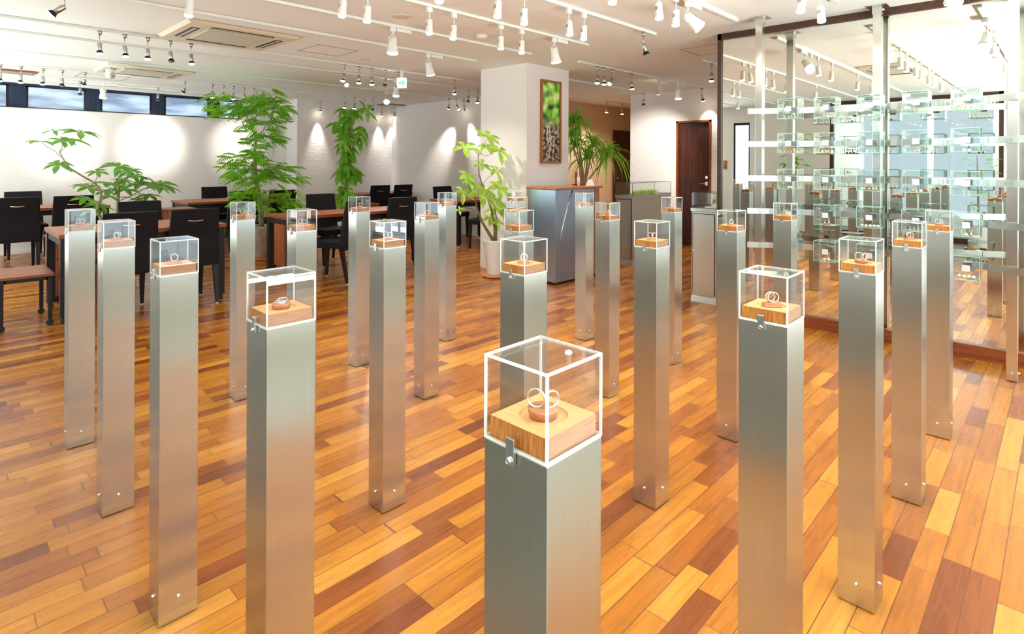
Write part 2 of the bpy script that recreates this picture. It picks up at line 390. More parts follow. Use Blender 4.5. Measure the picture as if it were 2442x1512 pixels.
for k in range(5): w11.box((XL - .1, 6.0 + k * 1.085, .3), (XL - .04, 6.06 + k * 1.085, 2.25))
w11.box((XL - .1, 6.0, .3), (XL - .04, 10.4, .35)).box((XL - .1, 6.0, 2.2), (XL - .04, 10.4, 2.25))
w11o = struct(w11.build('window_11', M_['dark'])); MB().box((XL - .075, 6.06, .35), (XL - .065, 10.34, 2.2)).build('pane', M_['wglass'], w11o)
S('door_3', (XL - .1, -.3, 0), (XL - .03, .52, 2.0), M_['doorwood'])
wo = MB().box((-4.1, -2.5, 0), (-3.62, 1.0, CZ)).box((-4.1, 3.2, 0), (-3.62, 6, CZ)).box((-4.1, 1.0, 0), (-3.62, 3.2, .4)).box((-4.1, 1.0, 2.35), (-3.62, 3.2, CZ)).box((-3.66, 1.9, .4), (-3.62, 2.0, 2.35))
struct(wo.build('wall_office', M_['wall']))
S('wall_office_side', (-4.1, 5.0, 0), (XL - .14, 5.1, CZ), M_['wall'])
# rear wall with big windows (behind the camera)
wr_ = MB().box((XL - .1, YR - .12, 0), (5.2, YR, .34)).box((XL - .1, YR - .12, 2.28), (5.2, YR, CZ)).box((XL - .1, YR - .12, 0), (XL + .3, YR, CZ)).box((4.9, YR - .12, 0), (5.2, YR, CZ))
struct(wr_.build('wall_rear', M_['wall']))
wf = MB()
for k in range(6): wf.box((XL + .28 + k * 1.28, YR - .09, .34), (XL + .34 + k * 1.28, YR - .03, 2.28))
wf.box((XL + .3, YR - .09, .34), (4.9, YR - .03, .39)).box((XL + .3, YR - .09, 1.35), (4.9, YR - .03, 1.40)).box((XL + .3, YR - .09, 2.23), (4.9, YR - .03, 2.28))
wfo = struct(wf.build('window_3', M_['dark']))
MB().box((XL + .3, YR - .065, .39), (4.9, YR - .055, 2.23)).build('pane', M_['wglass'], wfo)
# clerestory windows: dark piers and frosted panes
def frost_mat():
    mt, nt, b = new_mat('frosted_glass_day'); L = nt.links.new
    tc = N(nt, 'ShaderNodeTexCoord'); mp = N(nt, 'ShaderNodeMapping'); mp.inputs['Scale'].default_value = (1.3, 1, 6); L(tc.outputs['Object'], mp.inputs[0])
    nz = N(nt, 'ShaderNodeTexNoise'); nz.inputs['Scale'].default_value = 1.4; nz.inputs['Detail'].default_value = 2; L(mp.outputs[0], nz.inputs['Vector'])
    cr = N(nt, 'ShaderNodeValToRGB'); cr.color_ramp.elements[0].position = .38; cr.color_ramp.elements[1].position = .66
    cr.color_ramp.elements[0].color = (.15, .23, .34, 1); cr.color_ramp.elements[1].color = (.52, .68, .92, 1)
    L(nz.outputs['Fac'], cr.inputs[0]); L(cr.outputs[0], b.inputs['Emission Color']); b.inputs['Emission Strength'].default_value = .62
    b.inputs['Base Color'].default_value = (.1, .12, .15, 1); b.inputs['Roughness'].default_value = .3
    return mt
M_['frost'] = frost_mat()
edges = [(-1.85, -1.15), (-.95, -.25), (-.05, .82), (1.06, 1.70), (1.93, 2.56), (2.79, 3.42), (3.62, 3.93)]
for i, (a, b) in enumerate(edges):
    wn_ = MB().box((a - .03, YB + .04, 2.09), (a, YB + .09, 2.40)).box((b, YB + .04, 2.09), (b + .03, YB + .09, 2.40)).box((a - .03, YB + .04, 2.385), (b + .03, YB + .09, 2.41))
    o = struct(wn_.build('window_%d' % (i + 4), M_['dark']))
    MB().box((a, YB + .055, 2.09), (b, YB + .065, 2.39)).build('pane', M_['frost'], o)
M_['blind'] = P('navy_curtain', (.016, .03, .07), .8, var=.4, vscale=40, stretch=(1, 1, .05))
tr_ = MB()
pe = [XL] + [x for e in edges for x in e] + [3.95]
for i in range(0, len(pe), 2): tr_.box((pe[i] + (.0 if i == 0 else .03), YB + .02, 2.088), (pe[i + 1] - (.0 if i == len(pe) - 2 else .03), YB + .08, 2.40))
tr_.box((XL, YB + .01, 2.40), (3.95, YB + .1, 2.432))
struct(tr_.build('trim_3', M_['blind']))
bb = MB().box((XL, YB - .01, 0), (4.8, YB, .05)); struct(bb.build('baseboard_left', M_['wall']))

# ------------------------------------------------------------------ mirror
MX = 4.95; MY1 = 2.30; MY0 = -.35
mo = empty('wall_mirror', (MX, 1.0, 0), 'huge dark-framed mirror standing floor to ceiling behind the glass box rack', 'mirror')
mo.location = (0, 0, 0)
g = MB().box((MX, MY0 + .02, .095), (MX + .012, MY1 - .035, CZ - .05)); g.build('mirror_glass', M_['mirror'], mo)
g = MB().box((MX - .02, MY1 - .035, 0), (MX + .06, MY1, CZ - .002)).box((MX - .02, MY0, 0), (MX + .06, MY0 + .035, CZ - .002)).box((MX - .02, MY0, CZ - .055), (MX + .06, MY1, CZ - .002)); g.build('mirror_frame', M_['frame'], mo)
g = MB().box((MX - .03, MY0, 0), (MX + .06, MY1, .095)); g.build('kick_board', M_['kick'], mo, .003)
MB().box((MX + .013, MY0 + .02, .09), (MX + .05, MY1 - .03, CZ - .05)).build('backing', M_['wall'], mo)
tag(mo, 'huge dark-framed mirror standing floor to ceiling behind the glass box rack', 'mirror')

# ------------------------------------------------------------------ display rack: three posts, five rails
rk = empty('display_rack', (0, 0, 0), 'brushed steel floor-to-ceiling post rack with five horizontal rails before the mirror', 'rack')
PX = [(4.60, 1.79), (4.84, 1.02), (4.60, .245)]
for (x, y) in PX:
    s = .028
    po = MB().box((x - s, y - s, .004), (x + s, y + s, CZ - .045)).build('post', M_['post'], rk, .003)
    fl = MB().box((x - .065, y - .065, CZ - .006), (x + .065, y + .065, CZ - .001)).box((x - s - .004, y - s - .004, CZ - .06), (x + s + .004, y + s + .004, CZ - .006)).build('ceiling_flange', M_['post'], po)
    for q in (-1, 1): MB().tube([(x + q * .012, y - s - .004, CZ - .03), (x + q * .012, y - s - .012, CZ - .03)], .007, 8).build('bolt', M_['chrome'], po)
    for b_ in (MB().tube([(x - s, y, .05), (x - s - .01, y, .05)], .007, 8), MB().tube([(x, y - s, .05), (x, y - s - .01, .05)], .007, 8)): b_.build('bolt', M_['chrome'], po)
ROWZ = [1.740, 1.480, 1.210, .950, .682]
def railx(y):   # shallow arc through the posts' fronts
    t = (y - 1.02) / .775; return 4.79 - .23 * t * t
for z in ROWZ:
    r = MB(); ys = [1.85 - k * (1.85 - .19) / 24 for k in range(25)]
    vs = []; fs = []
    for y in ys:
        x = railx(y) - .012
        vs += [(x, y, z - .022), (x - .006, y, z - .022), (x - .006, y, z + .022), (x, y, z + .022)]
    for i in range(24):
        for k in range(4): fs.append((i * 4 + k, i * 4 + (k + 1) % 4, i * 4 + 4 + (k + 1) % 4, i * 4 + 4 + k))
    fs += [(3, 2, 1, 0), (96, 97, 98, 99)]
    r.add(vs, fs); r.build('rail', M_['post'], rk)

def box_shell(mb, a, b, t, ga=0, ed=1, bottom=True):
    """clear box: pane boxes (glass) and separately coloured edge strips"""
    x0, y0, z0 = a; x1, y1, z1 = b
    mb.box((x0, y0 + t, z0 + t), (x0 + t, y1 - t, z1 - t), ga).box((x1 - t, y0 + t, z0 + t), (x1, y1 - t, z1 - t), ga)
    mb.box((x0 + t, y0, z0 + t), (x1 - t, y0 + t, z1 - t), ga).box((x0 + t, y1 - t, z0 + t), (x1 - t, y1, z1 - t), ga)
    mb.box((x0 + t, y0 + t, z1 - t), (x1 - t, y1 - t, z1), ga)
    if bottom: mb.box((x0 + t, y0 + t, z0), (x1 - t, y1 - t, z0 + t), ga)
    for (p, q) in ((x0, y0), (x1 - t, y0), (x0, y1 - t), (x1 - t, y1 - t)): mb.box((p, q, z0), (p + t, q + t, z1), ed)
    zs = (z1 - t, z0)
    for z in zs:
        mb.box((x0 + t, y0, z), (x1 - t, y0 + t, z + t), ed).box((x0 + t, y1 - t, z), (x1 - t, y1, z + t), ed)
        mb.box((x0, y0 + t, z), (x0 + t, y1 - t, z + t), ed).box((x1 - t, y0 + t, z), (x1, y1 - t, z + t), ed)
    return mb
BOXY = [(1.608, 1.459), (1.369, 1.223), (1.098, .944), (.816, .666), (.538, .39)]
rows_w = ['top', 'second', 'middle', 'fourth', 'bottom']; cols_w = ['leftmost', 'second', 'centre', 'fourth', 'rightmost']
random.seed(4)
cube_me = {}
bx = MB(); box_shell(bx, (-.065, -.074, -.0745), (.065, .074, .0745), .0026)
cube_mesh = bx.mesh('glass_panels', [M_['gglass'], M_['gedge']])
cl_mesh = MB().box((.065, -.022, -.018), (.13, .022, .018)).mesh('mount', [M_['steelp']])
fp_mesh = MB().box((-.068, -.026, -.02), (-.065, .014, .018)).mesh('front_plate', [P('pale_plate', (.60, .59, .61), .45)])
hgs = []
for zz in (.045, -.035):
    hg = MB(); hg.tube([(-.072, .05, zz), (-.06, .05, zz)], .012, 10).tube([(-.072, .032, zz), (-.06, .032, zz)], .008, 10).box((-.069, .03, zz - .004), (-.066, .055, zz + .004)); hgs.append(hg.mesh('hinge', M_['chrome']))

jw = []
a_ = MB().torus((0, 0, .016), .0095, .0022, Matrix.Rotation(PI / 2, 3, 'X'), 20, 6).lathe([(.011, 0), (.008, .005)], 12); jw.append(a_.mesh('jewellery_ring', M_['ringm']))
a_ = MB().lathe([(.009, 0), (.006, .012), (.003, .022)], 12).torus((0, 0, .030), .008, .002, Matrix.Rotation(PI / 2, 3, 'Y'), 18, 6); jw.append(a_.mesh('jewellery_ring', M_['gold']))
a_ = MB().lathe([(.010, 0), (.010, .014), (.002, .018)], 12); jw.append(a_.mesh('jewellery_pearl', M_['edge']))
fr_m = MB().box((-.002, -.022, 0), (.002, .022, .006)).box((-.002, -.022, .034), (.002, .022, .04)).box((-.002, -.022, 0), (.002, -.015, .04)).box((-.002, .015, 0), (.002, .022, .04)).mesh('photo_stand', M_['counter'])
for ci, (ya, yb) in enumerate(BOXY):
    yc = (ya + yb) / 2; x = railx(yc) - .15
    for ri, z in enumerate(ROWZ):
        e_ = empty('glass_display_box', (x, yc, z), 'small green-edged glass box on the rack, %s column, %s row' % (cols_w[ci], rows_w[ri]), 'glass box', 'glass boxes on the rack rails')
        for nm, me in (('glass_panels', cube_mesh), ('mount', cl_mesh), ('front_plate', fp_mesh), ('hinge', hgs[0]), ('hinge', hgs[1])):
            o = bpy.data.objects.new(nm, me); COL.objects.link(o); o.parent = e_
        kinds = (ri * 7 + ci * 3) % 5
        n = [4, 2, 5, 3, 2][kinds]
        for k in range(n):
            me = jw[(ri + ci + (k if kinds == 3 else 0)) % 3]
            o = bpy.data.objects.new(me.name, me); COL.objects.link(o)
            o.location = (x + random.uniform(-.02, .02), yc + (k - (n - 1) / 2) * .024, z - .0717)
            tag(o, 'tiny jewellery piece, %s from right, in %s glass box of %s rack column' % (['first', 'second', 'third', 'fourth', 'fifth'][k], rows_w[ri], cols_w[ci]), 'jewellery', 'jewellery in the %s box, %s column' % (rows_w[ri], cols_w[ci]))
        if ri == 1 and ci in (0, 1):
            o = bpy.data.objects.new('photo_stand', fr_m); COL.objects.link(o); o.location = (x - .045, yc - .01, z - .0717)
            tag(o, 'little square wooden frame in the second glass box of the %s rack column' % cols_w[ci], 'frame')

# ------------------------------------------------------------------ 25 ring pedestals
PW_ = .10
colm = MB().box((0, 0, .003), (PW_, PW_, 1.0)).mesh('steel_column', M_['steel'], .0012)
cov = MB(); t = .0028
box_shell(cov, (-.0005, -.0005, 1.0005), (PW_ + .0005, PW_ + .0005, 1.1005), t, bottom=False)
cov_m = cov.mesh('glass_cover', [M_['glass'], M_['edge_highlight']])
clp = MB().box((-.0055, -.0065, .985), (-.001, .0065, 1.016)).mesh('cover_clamp', M_['chrome'], .0006)
scr = MB().tube([(-.0055, 0, .991), (-.0085, 0, .991)], [.0045, .0036], 12).torus((-.0086, 0, .991), .0028, .0006, Matrix.Rotation(PI / 2, 3, 'Y'), 12, 6).mesh('clamp_screw', M_['chrome'])
blt = MB().tube([(0, 0, .068), (-.003, 0, .068), (-.006, 0, .068)], [.006, .005, .003], 10).mesh('foot_bolt', M_['chrome'])
blk = MB()
def block_mesh():
    b = MB(); x0, x1, z0, z1 = .005, .095, 1.0008, 1.027
    n = 32; c = .05
    ring = lambda r, z: [(c + r * math.cos(2 * PI * k / n + PI / 4), c + r * math.sin(2 * PI * k / n + PI / 4), z) for k in range(n)]
    outer = []
    for k in range(n):
        a = 2 * PI * k / n + PI / 4; ca, sa = math.cos(a), math.sin(a); s_ = .045 / max(abs(ca), abs(sa)); outer.append((c + ca * s_, c + sa * s_, z1))
    rr = [outer, ring(.030, z1), ring(.0285, z1 - .003), ring(.024, z1 - .0045), ring(.018, z1 - .003)]
    vs = [p for r in rr for p in r]; fs = []
    for i in range(len(rr) - 1):
        for k in range(n): fs.append((i * n + k, i * n + (k + 1) % n, (i + 1) * n + (k + 1) % n, (i + 1) * n + k))
    fs.append([4 * n + k for k in range(n)])
    b.add(vs, fs, 0, False)
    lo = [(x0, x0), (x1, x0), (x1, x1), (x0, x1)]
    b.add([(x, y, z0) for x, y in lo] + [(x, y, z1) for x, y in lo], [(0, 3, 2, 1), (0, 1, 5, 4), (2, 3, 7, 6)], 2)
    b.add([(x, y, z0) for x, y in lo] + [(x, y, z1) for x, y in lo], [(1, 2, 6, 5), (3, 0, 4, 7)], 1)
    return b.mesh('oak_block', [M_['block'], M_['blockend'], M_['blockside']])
blk_m = block_mesh()
st_m = MB().lathe([(.0165, 0), (.0188, .0092), (.0190, .0105), (.0182, .011)], 32).mesh('ring_stand', M_['stand'])
st2_m = MB().hexa([Vector(p) for p in ((-.0195, -.010, 0), (.0195, -.010, 0), (.0195, .010, 0), (-.0195, .010, 0), (-.0165, -.008, .009), (.0165, -.008, .009), (.0165, .008, .009), (-.0165, .008, .009))]).mesh('ring_stand', M_['stand'], .001)
rg_m = {}
for nm, (R, r, fl, mt) in dict(a=(.0110, .0010, 1.9, 'ringm'), b=(.0098, .0011, 1.9, 'ringm'), c=(.0102, .0011, 1.9, 'gold')).items():
    rg_m[nm] = MB().torus((0, 0, 0), R, r, None, 40, 8, fl).mesh('finger_ring', M_[mt])
rowname = ['rightmost row', 'second row from right', 'middle row', 'second row from left', 'leftmost row']
nth = ['nearest', 'second back', 'third back', 'fourth back', 'farthest']
X0, Y0, SP = .4663, .4093, .7322
rx90 = lambda yaw: (PI / 2, 0, yaw)
for j in range(5):
    for i in range(5):
        x, y = X0 + SP * i, Y0 + SP * j
        where = '%s in the %s' % (nth[i], rowname[j])
        if i == 0 and j == 0: where = 'nearest to the camera of all'
        e_ = empty('ring_pedestal', (x, y, 0), 'square brushed steel pedestal with clear box, %s' % where, 'display pedestal', 'ring pedestals')
        def put(nm, me, par, loc=(0, 0, 0), rz=0):
            o = bpy.data.objects.new(nm, me); COL.objects.link(o); o.parent = par; o.location = loc; o.rotation_euler = (0, 0, rz); return o
        put('steel_column', colm, e_); put('glass_cover', cov_m, e_)
        c1 = put('cover_clamp', clp, e_, (0, .052, 0)); put('clamp_screw', scr, c1)
        c2 = put('cover_clamp', clp, e_, (PW_, .052, 0), PI); put('clamp_screw', scr, c2)
        for (lx, ly, rz) in ((0, .05, 0), (.05, 0, PI / 2), (PW_, .05, PI), (.05, PW_, -PI / 2)): put('foot_bolt', blt, e_, (lx, ly, 0), rz)
        o = put('oak_block', blk_m, None, (x, y, 0)); tag(o, 'oak block with round hollow, pedestal %s' % where, 'wooden block', 'oak blocks under the clear boxes')
        kind = (i * 2 + j * 3) % 4
        if i == 0 and j == 0: kind = 0
        if i == 0 and j == 1: kind = 5
        if i == 0 and j == 2: kind = 2
        if i == 1 and j == 0: kind = 2
        zc = 1.0245
        rzs = {0: 0, 5: 0}.get(kind, PI / 4 if (i, j) != (1, 0) else 0)
        o = put('ring_stand', st_m if kind in (0, 5) else st2_m, None, (x + .05, y + .05, zc), -PI / 4 + (0 if kind in (0, 5) else .0)); tag(o, 'small reddish wooden ring stand, pedestal %s' % where, 'ring stand', 'ring stands on the oak blocks')
        top = zc + (.011 if kind in (0, 5) else .009)
        rg = []
        d_ = Vector((.7, -.7, 0))
        if kind == 0: rg = [('a', (-.0085, 0), .0110, rx90(-PI / 4 - .35)), ('b', (.0098, 0), .0097, rx90(-PI / 4 + .45))]
        elif kind == 5: rg = [('a', (-.001, 0), .0018, (0.06, 0.05, 0)), ('b', (.002, .002), .0050, (.18, -.12, 0))]
        elif kind == 2: rg = [('c', (-.002, .003), .0110, rx90(-PI / 4 + .1)), ('a', (.002, -.003), .0110, rx90(-PI / 4 - .1))]
        elif kind == 1: rg = [('b', (0, 0), .0097, rx90(-PI / 4)), ('a', (0.001, .004), .0110, rx90(-PI / 4 + .5))]
        else: rg = [('c', (-.007, 0), .0103, rx90(-PI / 4)), ('b', (.0085, 0), .0097, rx90(-PI / 4 + .2))]
        for q, (nm, (dx, dy), dz, rot) in enumerate(rg):
            ux = Vector((math.cos(-PI / 4), math.sin(-PI / 4))); uy = Vector((math.sin(PI / 4), math.cos(PI / 4)))
            px_ = x + .05 + ux.x * dx + uy.x * dy; py_ = y + .05 + ux.y * dx + uy.y * dy
            o = put('finger_ring', rg_m[nm], None, (px_, py_, top + dz)); o.rotation_euler = rot
            col_ = 'rose-gold' if nm == 'c' else 'silver'
            pos_ = ('wider' if nm == 'a' else 'smaller') if all(n_[0] != 'c' for n_ in rg) else ''
            tag(o, ('%s %s finger ring, pedestal %s' % (pos_, col_, where)).strip(), 'ring', 'finger rings on the pedestals')

# ------------------------------------------------------------------ ceiling tracks
TR = {'A': (.47, -1.5, 4.62), 'B': (1.20, -1.5, 4.46), 'C': (1.95, -1.5, 4.52), 'D': (2.69, -1.5, 4.51), 'E': (3.42, -1.5, 4.48), 'F': (4.15, -1.5, 4.45), 'G': (4.90, -1.5, 4.33),
      'H': (6.18, -1.5, 6.4), 'I': (6.83, -1.5, 6.4), 'J': (8.06, -1.5, 6.78), 'K': (9.22, -1.5, 6.80), 'L': (10.30, -1.5, 6.8),
      'M': (4.06, 5.15, 8.38), 'N': (5.05, 5.7, 8.3), 'O': (6.30, 5.9, 10.4), 'P': (2.98, 6.05, 8.3)}
tlab = {'A': 'white ceiling track nearest the camera, over the rightmost pedestals', 'B': 'white ceiling track just past the nearest one, seen in the mirror',
        'C': 'white ceiling track at the upper edge, ending near the mirror frame', 'D': 'white ceiling track ending beside a lone silver spotlight above the pillar',
        'E': 'white ceiling track carrying five white cylinder lights at top centre', 'F': 'white ceiling track crossing above the framed picture end to the left',
        'G': 'white ceiling track skirting the big air conditioner, ending by the pillar', 'H': 'white ceiling track with a row of five silver spotlights at upper left',
        'I': 'white ceiling track just behind the row of five silver spotlights', 'J': 'thin white ceiling track carrying the large glowing white lamps at left',
        'K': 'thin white ceiling track with four silver lamps before the dark windows', 'L': 'farthest white ceiling track hugging the high window wall',
        'M': 'white ceiling track right of the pillar carrying a cluster of three silver spots', 'N': 'short white ceiling track above the tall grassy plant',
        'O': 'white ceiling track in the tan corridor', 'P': 'white ceiling track stub beside the mirror frame'}
for k, (y, a, b) in TR.items():
    o = MB().box((a, y - .016, CZ - .022), (b, y + .016, CZ - .0005)).build('lighting_track', M_['track'], None, .002)
    tag(o, tlab[k], 'ceiling track', 'ceiling tracks')
# lamp prototypes : local origin at the mount on the track underside, lamp head hanging to -z
LS = {'W': .74, 'S': .86, 'O': .86, 'B': .87}
def lamp_meshes():
    R = {}
    ad = MB().box((-.03, -.014, -.05), (.03, .014, 0)); st = MB().tube([(0, 0, -.05), (0, 0, -.115)], .006, 8)
    hd = MB().lathe([(.028, -.125), (.032, -.13), (.033, -.20), (.036, -.245), (.038, -.262)], 24)
    gr = MB()
    for q in range(7):
        an = -2.4 + q * .16; gr.box((-.0025, -.001, -.195), (.0025, .001, -.165), 0, Matrix.Rotation(an, 4, 'Z') @ Matrix.Translation((0, -.0335, 0)))
    bu = MB().lathe([(.034, -.2625), (.033, -.272), (.022, -.279)], 20)
    R['W'] = [('adapter', ad.mesh('adapter', M_['white'], .003)), ('stem', st.mesh('stem', M_['white'])), ('lamp_head', hd.mesh('lamp_head', M_['white'])), ('vent_slots', gr.mesh('vent_slots', M_['silver'])), ('bulb', bu.mesh('bulb', M_['bulb']))]
    ad = MB().tube([(0, 0, 0), (0, 0, -.03), (0, 0, -.042)], [.021, .021, .012], 12); st = MB().tube([(0, 0, -.04), (0, 0, -.125)], .0045, 6)
    hd = MB().lathe([(.014, -.12), (.021, -.125), (.021, -.195), (.019, -.20)], 16)
    rf = MB().lathe([(.019, -.198), (.033, -.222), (.034, -.226)], 16); bu = MB().lathe([(.030, -.2262), (.031, -.236), (.018, -.243)], 14)
    R['S'] = [('adapter', ad.mesh('adapter', M_['silver'])), ('stem', st.mesh('stem', M_['silver'])), ('lamp_head', hd.mesh('lamp_head', M_['silver'])), ('reflector', rf.mesh('reflector', M_['dark'])), ('bulb', bu.mesh('bulb', M_['bulb']))]
    R['O'] = R['S'][:4] + [('bulb', bu.mesh('bulb', M_['off']))]
    ad = MB().box((-.025, -.016, -.045), (.025, .016, 0)); dv = MB().box((.03, -.025, -.04), (.20, .025, -.004))
    st = MB().tube([(0, 0, -.04), (0, 0, -.075)], .008, 8).torus((0, 0, -.125), .045, .004, Matrix.Rotation(PI / 2, 3, 'X'), 24, 6)
    hd = MB().lathe([(.02, -.10), (.040, -.11), (.040, -.17), (.044, -.18), (.052, -.235), (.057, -.25)], 24)
    bu = MB().lathe([(.052, -.2505), (.05, -.262), (.03, -.27)], 20)
    R['B'] = [('adapter', ad.mesh('adapter', M_['white'], .003)), ('driver_box', dv.mesh('driver_box', M_['white'], .003)), ('yoke', st.mesh('yoke', M_['white'])), ('lamp_head', hd.mesh('lamp_head', M_['white'])), ('bulb', bu.mesh('bulb', M_['bulbw']))]
    done = set()
    for k, lst in R.items():
        for _, me in lst:
            if me.name not in done: done.add(me.name); me.transform(Matrix.Scale(LS[k], 4))
    return R
LM = lamp_meshes()
names = {'W': ('track_spotlight', 'white cylinder spotlight'), 'S': ('track_spotlight', 'slim silver spotlight'), 'O': ('track_spotlight', 'unlit slim silver spotlight'), 'B': ('track_floodlight', 'large white bell floodlight')}
tshort = {'A': 'on the track nearest the camera', 'B': 'on the second nearest track', 'C': 'on the third nearest track', 'D': 'on the fourth nearest track',
          'E': 'on the top-centre track', 'F': 'on the sixth nearest track', 'G': 'beside the big air conditioner', 'H': 'on the upper-left track', 'I': 'on the track behind the pillar lamps',
          'J': 'on the thin middle track', 'K': 'before the dark high windows', 'L': 'on the farthest track', 'M': 'right of the pillar', 'N': 'over the grassy plant', 'O': 'in the tan corridor', 'P': 'beside the mirror frame'}
PWR = {'W': 10.5, 'S': 7, 'B': 24, 'O': 0}
def warm(k): return {'W': (1, .95, .87), 'S': (1, .94, .86), 'B': (1, .96, .88)}.get(k, (1, .95, .9))
count = {}
def lamp(tk, x, kind, tilt=(0, 0), power=None, aim=None, cone=None, word=None):
    """tilt: head rotated about the pivot (degrees about X, about Y)"""
    y = TR[tk][0]; z = CZ - .0225
    key = (tk, kind); count[key] = count.get(key, 0) + 1
    nm, wd = names[kind]
    e_ = empty(nm, (x, y, z), '', 'spotlight', 'spotlights on the ceiling tracks')
    LAMPS.append((e_, tk, kind, x, word))
    piv = Vector((0, 0, (-.12 if kind != 'B' else -.125) * LS[kind]))
    if aim is not None:
        dirv = (Vector(aim) - (Vector((x, y, z)) + piv)).normalized(); q = Vector((0, 0, -1)).rotation_difference(dirv)
    else:
        q = (Matrix.Rotation(math.radians(tilt[1]), 3, 'Y') @ Matrix.Rotation(math.radians(tilt[0]), 3, 'X')).to_quaternion()
    R = Matrix.Translation(piv) @ q.to_matrix().to_4x4() @ Matrix.Translation(-piv)
    head = None
    for pn, me in LM[kind]:
        o = bpy.data.objects.new(pn, me); COL.objects.link(o)
        if pn == 'lamp_head': o.parent = e_; o.matrix_local = R; head = o
        elif pn in ('reflector', 'bulb', 'vent_slots'): o.parent = head
        else: o.parent = e_
    if kind != 'O':
        l = bpy.data.lights.new('lamp_beam', 'SPOT'); l.energy = power or PWR[kind]; l.color = warm(kind)
        l.spot_size = math.radians(cone or {'W': 80, 'S': 70, 'B': 110}[kind]); l.spot_blend = 1.0 if cone and cone < 50 else .8; l.shadow_soft_size = .03
        lo = bpy.data.objects.new('lamp_beam', l); COL.objects.link(lo); lo.parent = head
        lo.location = (0, 0, -.29 * LS[kind])
    return e_
LAMPS = []
def tx(px, tk): return at_y(px, 60 if tk in 'BCDE' else 150, TR[tk][0]).x
# near tracks: white cylinders
for px, al in ((1570, (-6, 4)), (1612, (4, -4))): lamp('C', tx(px, 'C'), 'W', al)
lamp('C', tx(1640, 'C'), 'B', aim=(4.6, 1.0, 1.2))
lamp('C', tx(1463, 'C'), 'W', (5, 0)); lamp('C', 1.7, 'W', (4, 4)); lamp('C', 1.0, 'W'); lamp('C', .2, 'W')
for px, al in ((1188, (0, 4)), (1250, (3, -2)), (1357, (-8, 5)), (1393, (3, 0))): lamp('D', tx(px, 'D'), 'W', al)
lamp('D', tx(1535, 'D'), 'O', (0, -28)); lamp('D', tx(1047, 'D'), 'W'); lamp('D', .9, 'W')
for px, al in ((819, (0, 6)), (877, (5, 0)), (1024, (-6, 5)), (1083, (0, 6)), (1195, (5, -3)), (1245, (0, 3))): lamp('E', tx(px, 'E'), 'W', al)
lamp('E', tx(1322, 'E'), 'B', (0, -14), cone=95)
lamp('F', tx(937, 'F'), 'B', (3, 0)); lamp('F', 1.2, 'W', (0, 5)); lamp('F', .2, 'W')
lamp('G', tx(1022, 'G'), 'B', (8, -20)); lamp('G', .66, 'S', (20, 48))
for x in (4.1, 3.75, 3.3, 3.0, 2.5, 2.2, 1.7, 1.4, .8): lamp('B', x, 'W', (random.uniform(-5, 5), random.uniform(-5, 5)))
lamp('A', 4.05, 'B', aim=(4.5, .6, 1.5)); lamp('A', 3.55, 'W'); lamp('A', 3.3, 'W'); lamp('A', 2.2, 'W'); lamp('A', 1.2, 'W')
# silver lamps
for px, k in ((237, 'S'), (297, 'S'), (352, 'S'), (406, 'O'), (455, 'S')): lamp('H', tx(px, 'H'), k, (random.uniform(-3, 3), random.uniform(-6, 6)))
for px, k, al in ((822, 'S', (0, 14)), (856, 'S', (0, 0)), (887, 'S', (0, 0)), (920, 'O', (0, 10)), (949, 'O', (0, 0)), (1084, 'S', (0, 0))): lamp('H', tx(px, 'H'), k, al)
lamp('I', tx(818, 'I'), 'S', aim=(4.0, 4.6, .9)); lamp('I', tx(945, 'I'), 'B', (0, 0))
for px, k in ((1118, 'O'), (1140, 'S')): lamp('I', tx(px, 'I'), k, (0, 8))
for px, k, al in ((1071, 'S', (0, 0)), (1089, 'S', (0, -12)), (1106, 'O', (0, -25))): lamp('J', tx(px, 'J'), k, al, aim=(6.84, 8.6 if px == 1071 else 7.75, 1.6) if k == 'S' else None, power=50, cone=42)
lamp('J', tx(262, 'J'), 'B', aim=(2.1, 10.8, 1.6), cone=60); lamp('J', tx(922, 'J'), 'B', aim=(4.2, 6.4, .8))
for px, k in ((1, 'S'), (50, 'S'), (103, 'S'), (149, 'O')): lamp('K', tx(px, 'K'), k, (0, 3))
for px, k in ((507, 'S'), (533, 'O'), (557, 'S'), (583, 'O'), (606, 'O')): lamp('K', tx(px, 'K'), k)
for px, k, al in ((823, 'S', (0, 6)), (846, 'S', (0, 6)), (868, 'O', (0, 0)), (890, 'O', (0, 4)), (1019, 'O', (0, -18))): lamp('K', tx(px, 'K'), k, al)
lamp('L', tx(191, 'L'), 'O'); lamp('L', tx(246, 'L'), 'B', (0, 0), power=1); lamp('L', tx(377, 'L'), 'O')
for px, k in ((765, 'S'), (878, 'O'), (911, 'S'), (941, 'S')):
    x = tx(px, 'L'); lamp('L', x, k, aim=(x, 10.41, 1.3) if k == 'S' else None, power=34, cone=46)
# right hand part
for px, k, al in ((1426, 'S', (0, 8)), (1441, 'S', (0, 0)), (1460, 'S', (0, 35)), (1506, 'S', (0, -10))): lamp('M', tx(px, 'M'), k, al)
lamp('M', tx(1572, 'M'), 'B', aim=(8.4, 5.05, 1.35), power=85, cone=60); lamp('M', tx(1618, 'M'), 'B', (0, 0)); lamp('M', tx(1674, 'M'), 'S', (0, -28))
lamp('N', tx(1535, 'N'), 'O', (0, 0)); lamp('O', tx(1447, 'O'), 'S', (0, 0), power=45, cone=150); lamp('O', tx(1484, 'O'), 'S', (0, 0)); lamp('P', tx(1697, 'P'), 'S', (0, 0))
